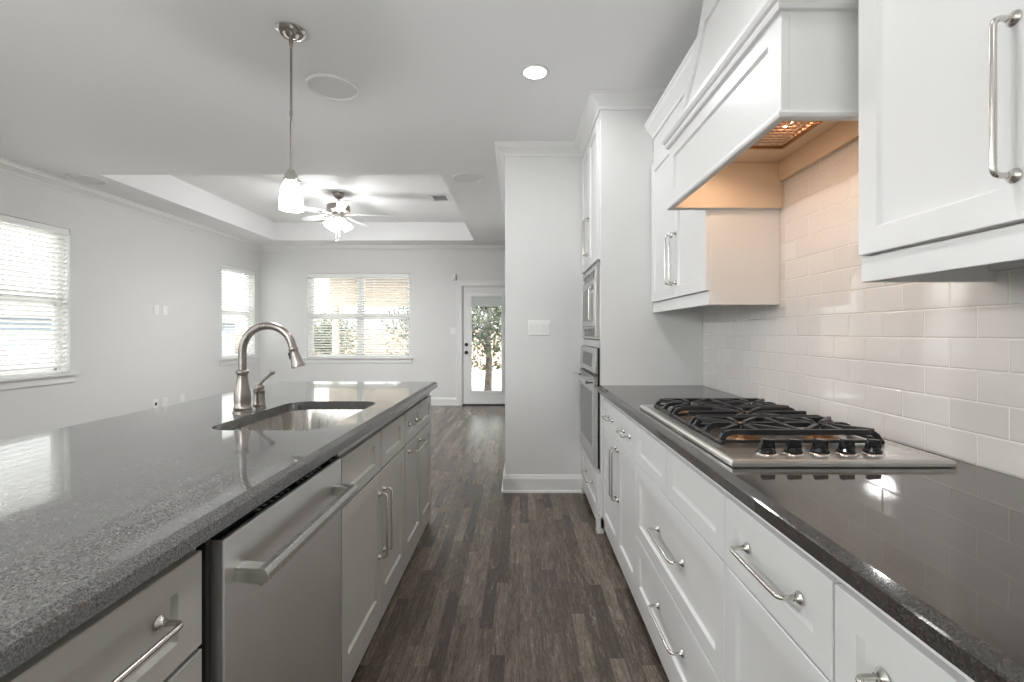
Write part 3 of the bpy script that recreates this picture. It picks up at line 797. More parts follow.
rfront(r, 'door', YC[6], YC[5], LOWZ, TOPZ0, handle=(YC[6] + 0.035, 0.50))

# ---- countertops
def slab_top(name, x0, x1, y0, y1, material, inset=(1, 1, 1, 1), hole=None, label='', cat='countertop'):
    """inset flags for x0,x1,y0,y1 sides; bevelled top edge; hole = list of xy points"""
    bm = bmesh.new(); b = 0.016; zt, zm, zb = CT1, CT1 - 0.010, CT0
    def rect(ins, z):
        return [bm.verts.new((x0 + ins * inset[0], y0 + ins * inset[2], z)), bm.verts.new((x1 - ins * inset[1], y0 + ins * inset[2], z)),
                bm.verts.new((x1 - ins * inset[1], y1 - ins * inset[3], z)), bm.verts.new((x0 + ins * inset[0], y1 - ins * inset[3], z))]
    T = rect(b, zt); Md = rect(0.002, zm); M2 = rect(0, zm - 0.003); Bt = rect(0, zb)
    for A, B in ((T, Md), (Md, M2), (M2, Bt)):
        for k in range(4): bm.faces.new([A[k], A[(k + 1) % 4], B[(k + 1) % 4], B[k]])
    if hole:
        hT = [bm.verts.new((p[0], p[1], zt)) for p in hole]; hB = [bm.verts.new((p[0], p[1], zb)) for p in hole]
        n = len(hole)
        for k in range(n): bm.faces.new([hT[k], hT[(k + 1) % n], hB[(k + 1) % n], hB[k]])
        def edges(vs): return [bm.edges.get([vs[k], vs[(k + 1) % len(vs)]]) for k in range(len(vs))]
        bmesh.ops.triangle_fill(bm, edges=edges(T) + edges(hT), use_beauty=True)
        bmesh.ops.triangle_fill(bm, edges=edges(Bt) + edges(hB), use_beauty=True)
    else:
        bm.faces.new(T); bm.faces.new(Bt[::-1])
    mb = MB(); mb.bm.free(); mb.bm = bm
    o = mb.build(name, material)
    return tag(o, label, cat)
slab_top('countertop', 0.479, XR - 0.009, -0.16, 2.878, M_GRANITE2, (1, 0, 1, 0), label='dark brown polished granite counter along the tiled wall', cat='countertop')
for yy0, yy1, lb in ((-0.16, 0.30, 'white base cabinet below the counter beside the viewpoint'),):
    r = right_cab(yy0, yy1, lb)
    rfront(r, 'drawer', yy0, yy1, TOPZ0, TOPZ1, fr=0.05, handle='h', hl=0.20)
    rfront(r, 'door', yy0, yy1, LOWZ, TOPZ0, handle=(yy0 + 0.035, 0.50))

# ---- tiled splashback
m = MB()
m.box(XR - 0.009, XR, -0.5, 2.878, 0.0, 2.3)
o = m.build('trim_backsplash', M_TILE, world_origin=True)
# put the texture origin where the joints of the photo fall
for v in o.data.vertices: v.co += V((0, -1.375, -0.92))
o.location = V((0, 1.375, 0.92))
struct(o, 'glossy pale subway tile backsplash')

# ================================================================== TALL OVEN CABINET
r = thing('oven_cabinet', ((TCF + XR) / 2, (TC0 + TC1) / 2, 0), 'tall white cabinet holding the microwave and wall oven', 'cabinet')
m = MB(); F0 = TCF
m.box(F0, XR - 0.002, TC0 + 0.001, TC0 + 0.02, 0.03, CH - 0.001); m.box(F0, XR - 0.002, TC1 - 0.022, TC1 - 0.002, 0.03, CH - 0.001)
m.box(XR - 0.012, XR - 0.002, TC0 + 0.02, TC1 - 0.02, 0.03, CH - 0.001)
ya, yb = TC0 + 0.02, TC1 - 0.022
for z0, z1 in ((2.575, CH - 0.001), (1.675, 1.70), (1.150, 1.195), (0.365, 0.385), (0.03, 0.105)): m.box(F0, XR - 0.02, ya, yb, z0, z1)
m.box(F0, F0 + 0.02, ya, ya + 0.03, 0.10, 2.58); m.box(F0, F0 + 0.02, yb - 0.03, yb, 0.10, 2.58)
m.build('cabinet_body', M_WHITE, r, bevel=0.0012)
def tfront(name, y0, y1, z0, z1, handle=None, fr=0.055):
    mm = MB().panel(V((F0, y0 + 0.002, z0 + 0.002)), Y_, Z, -X, y1 - y0 - 0.004, z1 - z0 - 0.004, t=0.02, fr=fr)
    d = mm.build(name, M_WHITE, r)
    return d
ym = (TC0 + TC1) / 2
d = tfront('door', TC0 + 0.012, ym, 1.70, 2.58); pull(d, (F0 - 0.019, ym - 0.032, 1.915), Z, -X, 0.25)
d = tfront('door', ym, TC1 - 0.012, 1.70, 2.58); pull(d, (F0 - 0.019, ym + 0.032, 1.915), Z, -X, 0.25)
d = tfront('drawer', TC0 + 0.012, TC1 - 0.012, 0.105, 0.368); pull(d, (F0 - 0.012, ym, 0.24), Y_, -X, 0.26, out=0.042)
for fy, nm in ((TC0 + 0.001, 'foot'), (TC1 - 0.062, 'foot')):
    m = MB(); pts = [(0, 0), (0.045, 0), (0.05, 0.012), (0.044, 0.022), (0.055, 0.035), (0.06, 0.06), (0.06, 0.10), (0.0, 0.10)]
    sg = 1
    if fy > 3: pts = [(0.06 - a, b) for a, b in pts]
    m.poly_prism([(F0 - 0.022, fy + a, b) for a, b in pts], (0.045, 0, 0))
    m.build('foot', M_WHITE, r, bevel=0.002)
MB().box(F0 - 0.018, F0, TC0 + 0.061, TC1 - 0.062, 0.055, 0.103).build('bottom_rail', M_WHITE, r, bevel=0.002)

# microwave
MW0, MW1 = 2.935, 3.585
r = thing('microwave', (0.6, (MW0 + MW1) / 2, 1.196), 'built-in stainless microwave above the wall oven', 'microwave')
o_ = V((0, 0, 0))
MB().box(F0 + 0.001, 0.95, MW0 + 0.03, MW1 - 0.03, 1.205, 1.655).build('microwave_case', M_STEEL, r)
m = MB(); fx0, fx1 = F0 - 0.022, F0 - 0.001
z0, z1 = 1.203, 1.668
m.box(fx0, fx1, MW0, MW0 + 0.045, z0, z1); m.box(fx0, fx1, MW1 - 0.045, MW1, z0, z1)
m.box(fx0, fx1, MW0 + 0.045, MW1 - 0.045, z1 - 0.018, z1); m.box(fx0, fx1, MW0 + 0.045, MW1 - 0.045, z0, z0 + 0.018)
m.box(fx0, fx1, MW0 + 0.045, MW1 - 0.045, z1 - 0.085, z1 - 0.070); m.box(fx0, fx1, MW0 + 0.045, MW1 - 0.045, z0 + 0.070, z0 + 0.085)
m.build('trim_frame', M_STEEL, r, bevel=0.0015)
for zz in (z1 - 0.068, z0 + 0.02):
    m = MB()
    m.box(F0 - 0.008, F0 - 0.004, MW0 + 0.045, MW1 - 0.045, zz, zz + 0.05)
    m.build('vent_backing', M_BLACKMAT, r)
    m = MB()
    m.box(F0 - 0.0095, F0 - 0.0080, MW0 + 0.046, MW1 - 0.046, zz + 0.022, zz + 0.028)
    n = 7
    for k in range(n):
        y = MW0 + 0.055 + (MW1 - MW0 - 0.11) * k / (n - 1)
        m.box(fx0 + 0.003, F0 - 0.008, y - 0.011, y + 0.011, zz, zz + 0.05)
    m.build('vent_grille', M_STEEL, r)
dz0, dz1 = z0 + 0.088, z1 - 0.088
m = MB(); m.panel(V((F0 - 0.006, MW0 + 0.16, dz0)), Y_, Z, -X, MW1 - MW0 - 0.205, dz1 - dz0, t=0.022, fr=0.035, rec=0.003, slope=0.002)
dd = m.build('microwave_door', M_STEEL, r)
MB().box(F0 - 0.0275, F0 - 0.0245, MW0 + 0.20, MW1 - 0.085, dz0 + 0.038, dz1 - 0.038).build('window', M_OVENGLASS, dd)
m = MB(); hp = MW0 + 0.175
m.tube(fillet([(F0 - 0.026, hp, dz0 + 0.03), (F0 - 0.040, hp, dz0 + 0.04), (F0 - 0.040, hp, dz1 - 0.04), (F0 - 0.026, hp, dz1 - 0.03)], 0.012), 0.006, 10)
m.build('handle', M_NICKEL, dd, smooth=True)
m = MB(); m.box(F0 - 0.028, F0 - 0.006, MW0 + 0.048, MW0 + 0.157, dz0, dz1)
cp = m.build('control_panel', M_STEEL, r)
m = MB(); m.box(F0 - 0.0295, F0 - 0.028, MW0 + 0.06, MW0 + 0.145, dz1 - 0.06, dz1 - 0.02)
m.build('display', M_BLACK, cp)
MB().box(F0 - 0.0290, F0 - 0.028, MW0 + 0.06, MW0 + 0.145, dz0 + 0.03, dz1 - 0.075).build('keypad', mat('keypad_grey', (0.25, 0.25, 0.25), 0.4), cp)

# wall oven
r = thing('wall_oven', (0.6, ym, 0.386), 'built-in stainless wall oven with black glass door below the microwave', 'oven')
OV0, OV1 = 2.905, 3.612
MB().box(F0 + 0.001, 1.05, OV0 + 0.035, OV1 - 0.035, 0.39, 1.145).build('oven_case', M_BLACKMAT, r)
m = MB()
m.box(F0 - 0.014, F0 - 0.002, OV0, OV1, 0.392, 1.148)
m.build('side_trim', M_BLACK, r, bevel=0.002)
m = MB(); m.poly_prism([(F0 - 0.015, OV0, 0.988), (F0 - 0.034, OV0, 0.988), (F0 - 0.024, OV0, 1.146), (F0 - 0.015, OV0, 1.146)], (0, OV1 - OV0, 0))
cp = m.build('control_panel', M_STEEL, r, bevel=0.002)
MB().poly_prism([(F0 - 0.0315, OV0 + 0.14, 1.02), (F0 - 0.033, OV0 + 0.14, 1.02), (F0 - 0.0275, OV0 + 0.14, 1.11), (F0 - 0.026, OV0 + 0.14, 1.11)], (0, OV1 - OV0 - 0.28, 0)).build('display', M_BLACK, cp)
m = MB(); m.panel(V((F0 - 0.015, OV0, 0.405)), Y_, Z, -X, OV1 - OV0, 0.563, t=0.022, fr=0.09, frb=0.10, rec=0.003, slope=0.002)
dd = m.build('oven_door', M_STEEL, r)
MB().box(F0 - 0.0365, F0 - 0.0335, OV0 + 0.094, OV1 - 0.094, 0.51, 0.862).build('window', M_OVENGLASS, dd)
m = MB(); hz = 0.935
m.tube([(F0 - 0.078, OV0 + 0.02, hz), (F0 - 0.084, OV0 + 0.06, hz), (F0 - 0.086, ym, hz), (F0 - 0.084, OV1 - 0.06, hz), (F0 - 0.078, OV1 - 0.02, hz)], 0.013, 14)
for y in (OV0 + 0.06, OV1 - 0.06): m.tube([(F0 - 0.034, y, hz), (F0 - 0.082, y, hz)], [0.016, 0.012], 12)
m.build('handle', M_CHROME, dd, smooth=True)

# ================================================================== UPPER CABINETS
UX = 0.83    # carcass front
UB, UT = 1.369, 2.440
def upper(y0, y1, label, splits, handles, crown_path, name='wall_cabinet'):
    r = thing(name, ((UX + XR) / 2, (y0 + y1) / 2, UB), label, 'cabinet')
    m = MB(); x1 = XR - 0.010
    m.box(UX, x1, y0, y0 + 0.018, UB, UT); m.box(UX, x1, y1 - 0.018, y1, UB, UT)
    m.box(UX + 0.02, x1, y0 + 0.018, y1 - 0.018, 1.432, 1.450); m.box(UX, x1, y0 + 0.018, y1 - 0.018, UT - 0.018, UT)
    m.box(x1 - 0.008, x1, y0 + 0.018, y1 - 0.018, 1.45, UT - 0.018)
    m.box(x1 - 0.02, x1, y0 + 0.018, y1 - 0.018, 1.395, 1.432)
    m.box(UX, UX + 0.02, y0 + 0.018, y1 - 0.018, 2.28, UT - 0.018)
    m.build('cabinet_body', M_WHITE, r, bevel=0.001)
    m = MB(); m.box(UX - 0.008, UX - 0.0005, y0, y1, UB, 1.428)
    m.build('light_rail', M_WHITE, r, bevel=0.0015)
    MB().box(UX - 0.004, UX + 0.0, y0, y1, 2.283, UT).build('top_rail', M_WHITE, r)
    for (a, b), h in zip(splits, handles):
        mm = MB().panel(V((UX, a + 0.002, 1.432)), Y_, Z, -X, b - a - 0.004, 2.28 - 1.432, t=0.02, fr=0.057)
        d = mm.build('door', M_WHITE, r)
        pull(d, (UX - 0.019, h, 1.635), Z, -X, 0.258)
    c = MB().sweep(crown_prof(2.53, 0.092, 0.058), crown_path).build('crown', M_TRIM, r)
    return r
upper(2.022, 2.876, 'white double door wall cabinet between the range hood and oven cabinet', [(2.026, 2.449), (2.449, 2.872)], [2.449 - 0.034, 2.449 + 0.034], [(UX - 0.004, 2.022), (UX - 0.004, 2.876)])
upper(0.27, 1.120, 'white wall cabinet nearest the viewer at the top right', [(0.71, 1.116), (0.275, 0.71)], [0.762, 0.665], [(UX - 0.004, 0.27), (UX - 0.004, 1.12)])

# ================================================================== RANGE HOOD
HY0, HY1, HX = 1.153, 2.020, 0.647
r = thing('range_hood', (0.9, (HY0 + HY1) / 2, 1.783), 'white panelled range hood above the gas cooktop', 'range hood')
xw = XR - 0.011
m = MB()
m.panel(V((HX + 0.02, HY0, 1.800)), Y_, Z, -X, HY1 - HY0, 0.245, t=0.02, fr=0.06, frb=0.05, rec=0.008)
m.build('front_panel', M_WHITE, r)
MB().box(HX + 0.0205, xw, HY0, HY0 + 0.018, 1.800, 2.045).build('side_panel', M_WHITE, r)
MB().box(HX + 0.0205, xw, HY1 - 0.018, HY1, 1.800, 2.045).build('side_panel', M_WHITE, r)
# rounded lower lip
m = MB(); lip = [(0.0, 1.783), (0.004, 1.780), (0.008, 1.783), (0.010, 1.790), (0.008, 1.797), (0.0, 1.800), (-0.018, 1.800), (-0.018, 1.783)]
m.sweep([(d_, z_) for d_, z_ in lip], [(xw, HY0), (HX, HY0), (HX, HY1), (xw, HY1)])
m.build('lower_lip', M_WHITE, r)
m = MB(); cap = [(0.0, 2.045), (0.010, 2.047), (0.014, 2.056), (0.012, 2.066), (0.020, 2.070), (0.026, 2.080), (0.026, 2.094), (0.018, 2.100), (-0.02, 2.104), (-0.02, 2.045)]
m.sweep(cap, [(xw, HY0), (HX, HY0), (HX, HY1), (xw, HY1)])
m.build('cap_moulding', M_WHITE, r)
# chimney: slightly concave taper up to the ceiling
zs = [2.104, 2.125, 2.20, 2.30, 2.42, 2.545, 2.698]
xs = [0.672, 0.678, 0.700, 0.727, 0.756, 0.782, 0.806]
def hx(z):
    for i in range(len(zs) - 1):
        if z <= zs[i + 1]: t_ = (z - zs[i]) / (zs[i + 1] - zs[i]); return xs[i] * (1 - t_) + xs[i + 1] * t_
    return xs[-1]
cy0, cy1 = HY0 + 0.012, HY1 - 0.012
m = MB(); m.poly_prism([(x_, cy0, z_) for x_, z_ in zip(xs, zs)] + [(xw, cy0, zs[-1]), (xw, cy0, zs[0])], (0, cy1 - cy0, 0))
ch = m.build('chimney', M_WHITE, r)
m = MB()
def slanted(m, ya, yb, za, zb):
    n = 6; pz = [za + (zb - za) * k / n for k in range(n + 1)]
    m.poly_prism([(hx(z) - 0.012, ya, z) for z in pz] + [(hx(z) + 0.001, ya, z) for z in pz[::-1]], (0, yb - ya, 0))
slanted(m, cy0, cy0 + 0.065, 2.106, 2.690); slanted(m, cy1 - 0.065, cy1, 2.106, 2.690)
slanted(m, cy0 + 0.065, cy1 - 0.065, 2.106, 2.135); slanted(m, cy0 + 0.065, cy1 - 0.065, 2.545, 2.690)
m.build('chimney_frame', M_WHITE, r)
# interior: liner board, painted cheeks, back board, mesh filter with a warm lamp behind
m = MB(); lx0, lx1, ly0, ly1 = HX + 0.022, xw - 0.001, HY0 + 0.02, HY1 - 0.02
fx_0, fx_1, fy0, fy1 = 0.900, 1.025, 1.27, 1.82
frame_boxes(m, lx0, lx1, ly0, ly1, fx_0, fx_1, fy0, fy1, 1.978, 1.990)
m.box(lx0, lx1, ly0, ly1, 2.035, 2.042)
m.build('liner', M_LINER, r)
m = MB(); m.box(lx0, lx0 + 0.003, ly0 + 0.004, ly1 - 0.004, 1.80, 1.977); m.box(lx0, lx1, ly1 - 0.004, ly1, 1.784, 1.977); m.box(lx0, lx1, ly0, ly0 + 0.004, 1.784, 1.977)
m.build('inner_lining', M_LINER, r)
MB().box(lx1 - 0.018, lx1, ly0 + 0.005, ly1 - 0.005, 1.895, 1.977).build('back_board', M_LINER, r, bevel=0.001)
m = MB()
frame_boxes(m, fx_0 - 0.012, fx_1 + 0.012, fy0 - 0.012, fy1 + 0.012, fx_0, fx_1, fy0, fy1, 1.970, 1.9775)
m.build('filter_frame', M_BRASS, r)
m = MB(); k = 0
y = fy0 + 0.008
while y < fy1: m.tube([(fx_0, y, 1.982), (fx_1, y, 1.982)], 0.0030, 6); y += 0.024
x_ = fx_0 + 0.008
while x_ < fx_1: m.tube([(x_, fy0, 1.984), (x_, fy1, 1.984)], 0.0030, 6); x_ += 0.024
m.build('filter_mesh', M_FILTER, r)
MB().box(fx_0 + 0.01, fx_1 - 0.01, fy0 + 0.02, fy1 - 0.02, 2.020, 2.030).build('glow_pad', mat('glow_pad_brown', (0.30, 0.12, 0.05), 0.7), r)  # orange brown colour stands in for the glow of bulbs behind the mesh
for ly_ in (1.36, 1.585, 1.81):
    MB().lathe((0.775, ly_, 1.978), [(0.030, 0), (0.030, -0.004), (0.024, -0.006), (0, -0.005)], seg=24).build('puck_light', M_BULB, r, smooth=True)
    lamp('hood_lamp', 'SPOT', (0.79, ly_, 1.968), 1.5, (1.0, 0.68, 0.45), 0.025, spot=math.radians(165), blend=0.6)
lamp('hood_filter_lamp', 'POINT', (0.96, 1.66, 2.006), 0.22, (1.0, 0.6, 0.35), 0.008)

# ================================================================== COOKTOP
KX0, KX1, KY0, KY1 = 0.515, 1.060, 1.128, 2.000
r = thing('gas_cooktop', ((KX0 + KX1) / 2, (KY0 + KY1) / 2, CT1), 'stainless five burner gas cooktop set in the dark wall counter', 'cooktop')
m = MB()
m.sweep([(0.002, 0.9205), (0.0, 0.923), (0.0, 0.931), (0.002, 0.936), (0.006, 0.9385), (0.012, 0.939), (0.030, 0.9345), (0.034, 0.9205)], [(0.80, KY0), (KX1, KY0), (KX1, KY1), (KX0, KY1), (KX0, KY0), (0.80, KY0)])
m.box(KX0 + 0.028, KX1 - 0.028, KY0 + 0.028, KY1 - 0.028, 0.9202, 0.9345)
m.build('cooktop_plate', M_STEEL, r)
PZ = 0.9345
for (bx_, by_, br_) in ((0.675, 1.425, 0.040), (0.915, 1.425, 0.034), (0.795, 1.625, 0.052), (0.675, 1.835, 0.034), (0.915, 1.835, 0.040)):
    b_ = MB().lathe((bx_, by_, PZ), [(br_ + 0.022, 0), (br_ + 0.020, 0.003), (br_ + 0.004, 0.006), (br_ + 0.002, 0.014), (br_ - 0.006, 0.016), (0, 0.016)], seg=32).build('burner', M_BRASS, r, smooth=True)
    MB().lathe((bx_, by_, PZ + 0.016), [(br_ - 0.004, 0), (br_, 0.003), (br_ - 0.002, 0.007), (br_ - 0.012, 0.009), (0, 0.0095)], seg=32).build('burner_cap', M_IRON, b_, smooth=True)
def grate(y0, y1, centres):
    m = MB(); x0, x1 = 0.568, 1.018; zt = PZ + 0.032; h = 0.015; w = 0.013
    yy0, yy1 = y0 + 0.006, y1 - 0.006
    # low outer frame
    zb = PZ + 0.008
    rbar(m, (x0, yy0, zb), (x0, yy1, zb), 0.010, 0.010); rbar(m, (x1, yy0, zb), (x1, yy1, zb), 0.010, 0.010)
    rbar(m, (x0, yy0, zb), (x1, yy0, zb), 0.008, 0.008); rbar(m, (x0, yy1, zb), (x1, yy1, zb), 0.008, 0.008)
    for cx in (x0, x1):
        for cy in (yy0 + 0.005, yy1 - 0.005): m.lathe((cx, cy, PZ), [(0.008, 0), (0.009, 0.008), (0.006, 0.012)], seg=10)
    # arched bars across, rising from the side frame
    ys = [yy0 + 0.012, (yy0 + yy1) / 2, yy1 - 0.012]
    def arch(pts):
        for a, b in zip(pts, pts[1:]): rbar(m, a, b, w, h)
    for y in (ys[0], ys[2]):
        arch([(x0, y, zb), (x0 + 0.012, y, zt - 0.006), (x0 + 0.028, y, zt), (x1 - 0.028, y, zt), (x1 - 0.012, y, zt - 0.006), (x1, y, zb)])
    # middle bar broken over the burners
    for (cx, cy, gap) in centres:
        for s_ in (-1, 1):
            # fingers along Y
            ye = ys[0] if s_ < 0 else ys[2]
            arch([(cx, ye, zt), (cx, cy + s_ * (gap + 0.012), zt), (cx, cy + s_ * gap, zt - 0.007)])
        for s_ in (-1, 1):
            xe = cx + s_ * 0.105
            pts = [(cx + s_ * gap, cy, zt - 0.007), (cx + s_ * (gap + 0.012), cy, zt)]
            if (s_ < 0 and cx < 0.75): pts += [(x0 + 0.028, cy, zt), (x0 + 0.012, cy, zt - 0.006), (x0, cy, zb)]
            elif (s_ > 0 and cx > 0.85): pts += [(x1 - 0.028, cy, zt), (x1 - 0.012, cy, zt - 0.006), (x1, cy, zb)]
            else: pts += [(xe if len(centres) > 1 else (x0 if s_ < 0 else x1), cy, zt)]
            if len(centres) == 1:
                pts[-1] = ((x0 + 0.02) if s_ < 0 else (x1 - 0.02), cy, zt)
            arch(pts)
        for k in range(4):
            a = PI / 4 + k * PI / 2; dx, dy = math.cos(a), math.sin(a)
            lim = (ys[2] - ys[0]) / 2
            L_ = lim / abs(dy)
            arch([(cx + dx * gap, cy + dy * gap, zt - 0.007), (cx + dx * (gap + 0.014), cy + dy * (gap + 0.014), zt), (cx + dx * L_, cy + dy * L_, zt)])
    if len(centres) == 2:
        rbar(m, (0.795, ys[0], zt), (0.795, ys[2], zt), w, h)
        for q in (-1, 1):
            pass
    g = m.build('grate', M_IRON, r, bevel=0.0018)
    return g
grate(1.300, 1.530, [(0.675, 1.425, 0.022), (0.915, 1.425, 0.020)])
grate(1.530, 1.735, [(0.795, 1.625, 0.028)])
grate(1.735, 1.955, [(0.675, 1.835, 0.020), (0.915, 1.835, 0.022)])
for k in range(5):
    kx = 0.640 + 0.0685 * k; ky = 1.205
    kb = MB().lathe((kx, ky, PZ), [(0.027, 0), (0.027, 0.002), (0.024, 0.004), (0, 0.004)], seg=28).build('knob_bezel', M_CHROME, r, smooth=True)
    m = MB(); m.lathe((kx, ky, PZ + 0.004), [(0.0215, 0), (0.022, 0.004), (0.017, 0.010), (0.014, 0.014), (0, 0.015)], seg=28)
    m.poly_prism([(kx - 0.019, ky - 0.006, PZ + 0.012), (kx + 0.019, ky - 0.006, PZ + 0.012), (kx + 0.019, ky - 0.006, PZ + 0.036), (kx - 0.013, ky - 0.006, PZ + 0.038)], (0, 0.012, 0))
    m.build('knob', M_BLACK, r, bevel=0.0015, smooth=False)

# ================================================================== ISLAND
IXF = -0.605   # island carcass front plane (faces +X)
IXB = -1.25
def ifront(root, name, y0, y1, z0, z1, fr=0.055, frb=None, gap=0.004, material=None):
    mm = MB().panel(V((IXF, y1 - gap, z0 + gap)), -Y_, Z, X, y1 - y0 - 2 * gap, z1 - z0 - 2 * gap, t=0.02, fr=fr, frb=frb)
    return mm.build(name, material or M_GREY, root)
ITZ0, ITZ1 = 0.668, 0.838
def icab(y0, y1, label):
    r = thing('island_cabinet', ((IXF + IXB) / 2, (y0 + y1) / 2, 0), label, 'cabinet', 'grey cabinets of the kitchen island')
    carcass(r, IXB, IXF, y0, y1, 0.09, CT0, M_GREY, '+x')
    MB().box(IXF, IXF + 0.010, y0 + 0.0005, y1 - 0.0005, (0.855 if y0 < 0.5 else ITZ1 + 0.003), CT0 - 0.001).build('top_rail', M_GREY, r)
    m = MB(); m.box(IXF - 0.004, IXF + 0.016, y0 + 0.0005, y1 - 0.0005, 0.03, 0.088)
    m.build('bottom_rail', M_GREY, r, bevel=0.002)
    MB().box(IXF - 0.06, IXF - 0.045, y0 + 0.001, y1 - 0.001, 0.0, 0.09).build('toe_kick', M_GREY, r)
    return r
fx = IXF + 0.019
r = icab(0.20, 0.868, 'nearest grey island cabinet with drawer and long pull, left of the dishwasher')
d = ifront(r, 'drawer', 0.22, 0.860, ITZ0 + 0.004, 0.852, fr=0.06, frb=0.042); pull(d, (IXF + 0.012, 0.627, 0.773), Y_, X, 0.27, out=0.042)
d = ifront(r, 'drawer', 0.22, 0.860, 0.385, ITZ0 + 0.003, fr=0.06); pull(d, (IXF + 0.012, 0.54, 0.52), Y_, X, 0.27, out=0.042)
d = ifront(r, 'drawer', 0.22, 0.860, 0.09, 0.385, fr=0.06); pull(d, (IXF + 0.012, 0.54, 0.24), Y_, X, 0.27, out=0.042)
r = icab(1.52, 2.362, 'grey island cabinet with paired doors beneath the sink')
ifront(r, 'false_front', 1.525, 1.957, ITZ0, ITZ1, fr=0.075, frb=0.042)
ifront(r, 'false_front', 1.957, 2.358, ITZ0, ITZ1, fr=0.075, frb=0.042)
d = ifront(r, 'door', 1.525, 1.957, 0.09, ITZ0); pull(d, (fx, 1.922, 0.45), Z, X, 0.262)
d = ifront(r, 'door', 1.957, 2.358, 0.09, ITZ0); pull(d, (fx, 1.992, 0.45), Z, X, 0.262)
r = icab(2.366, 3.068, 'grey island cabinet at the far end past the sink cabinet')
d = ifront(r, 'drawer', 2.37, 2.747, ITZ0, ITZ1, fr=0.06, frb=0.042); pull(d, (IXF + 0.012, 2.56, 0.755), Y_, X, 0.15, out=0.042)
d = ifront(r, 'door', 2.37, 2.747, 0.09, ITZ0); pull(d, (fx, 2.56, 0.625), Y_, X, 0.25, out=0.05)
ifront(r, 'end_panel', 2.747, 3.064, ITZ0, ITZ1, fr=0.06, frb=0.042)
ifront(r, 'end_panel', 2.747, 3.064, 0.09, ITZ0)
m = MB(); m.poly_prism([(IXF + 0.017, 3.066, 0.0), (IXF + 0.017, 3.02, 0.0), (IXF + 0.017, 3.015, 0.015), (IXF + 0.017, 3.0, 0.032), (IXF + 0.017, 3.066, 0.032)], (-0.03, 0, 0))
m.build('foot', M_GREY, r)
# island back panel
o = MB().box(IXB - 0.03, IXB - 0.002, 0.20, 3.068, 0.0, CT0 - 0.001).build('island_back_panel', M_GREY)
tag(o, 'plain grey panel closing the living room side of the island', 'panel')

# sink outline
def rrect(x0, x1, y0, y1, r_, k=7):
    pts = []
    for cx, cy, a0 in ((x1 - r_, y1 - r_, 0), (x0 + r_, y1 - r_, 90), (x0 + r_, y0 + r_, 180), (x1 - r_, y0 + r_, 270)):
        for j in range(k + 1):
            a = math.radians(a0 + 90 * j / k); pts.append((cx + r_ * math.cos(a), cy + r_ * math.sin(a)))
    return pts
SX0, SX1, SY0, SY1 = -1.075, -0.665, 1.560, 2.215
slab_top('countertop', -1.594, -0.5525, 0.10, 3.105, M_GRANITE, (1, 1, 1, 1), hole=rrect(SX0, SX1, SY0, SY1, 0.09), label='long speckled grey granite island top with sink cutout', cat='countertop')
r = thing('sink', ((SX0 + SX1) / 2, (SY0 + SY1) / 2, 0.66), 'undermount stainless sink bowl in the island top', 'sink')
bm = bmesh.new()
levels = [(-0.022, 0.8805, 0.10), (-0.006, 0.8805, 0.09), (-0.004, 0.872, 0.09), (0.002, 0.72, 0.088), (0.012, 0.685, 0.085), (0.035, 0.672, 0.07), (0.13, 0.668, 0.04)]
rings = []
for ins, z, rr in levels:
    rings.append([bm.verts.new((x, y, z)) for x, y in rrect(SX0 + ins, SX1 - ins, SY0 + ins, SY1 - ins, rr)])
for a, b in zip(rings, rings[1:]):
    n = len(a)
    for k in range(n): bm.faces.new([a[k], a[(k + 1) % n], b[(k + 1) % n], b[k]])
bm.faces.new(rings[-1])
mb = MB(); mb.bm.free(); mb.bm = bm
bowl = mb.build('bowl', M_SINK, r, smooth=True)
md = bowl.modifiers.new('thick', 'SOLIDIFY'); md.thickness = 0.0012; md.offset = -1
MB().lathe(((SX0 + SX1) / 2, (SY0 + SY1) / 2, 0.668), [(0.045, 0.0), (0.045, 0.003), (0.036, 0.003), (0.030, -0.002 + 0.003), (0, 0.002)], seg=28).build('drain', M_CHROME, r, smooth=True)

# faucet
fx_, fy_ = -1.143, 1.915
r = thing('kitchen_faucet', (fx_, fy_, CT1), 'brushed nickel gooseneck faucet with side lever on the island', 'faucet')
MB().lathe((fx_, fy_, CT1), [(0.036, 0), (0.036, 0.006), (0.032, 0.010), (0.034, 0.018), (0.030, 0.024), (0.031, 0.045), (0.032, 0.060), (0.030, 0.080), (0.025, 0.105), (0.0215, 0.130), (0.020, 0.150), (0.021, 0.158), (0.025, 0.163), (0.025, 0.170), (0.018, 0.174), (0, 0.175)], seg=32).build('faucet_body', M_FAUCET, r, smooth=True)
R_ = 0.104; cx = fx_ + R_; zc = 1.172
path = [V((fx_, fy_, 1.09)), V((fx_, fy_, 1.14))] + [V((cx - R_ * math.cos(a), fy_ - 0.0 * a, zc + R_ * math.sin(a))) for a in [math.radians(t_) for t_ in range(0, 169, 8)]]
last = path[-1]; dr = (path[-1] - path[-2]).normalized()
path.append(last + dr * 0.012)
MB().tube(path, 0.0155, 18).build('spout', M_FAUCET, r, smooth=True)
p = path[-1]; uu = V((0, 1, 0)); vv = dr.cross(uu)
sh = MB().lathe(p, [(0.0165, -0.004), (0.0185, 0.0), (0.0185, 0.006), (0.0165, 0.009), (0.017, 0.020), (0.021, 0.045), (0.024, 0.064), (0.0265, 0.072), (0.0265, 0.079), (0.020, 0.081), (0, 0.080)], basis=(uu, vv, dr), seg=28).build('spray_head', M_FAUCET, r, smooth=True)
MB().fbox(p, uu, vv, dr, -0.007, 0.007, -0.0245, -0.017, 0.012, 0.04).build('spray_button', M_BLACKMAT, sh, bevel=0.002)
lx, ly = -1.130, 2.015
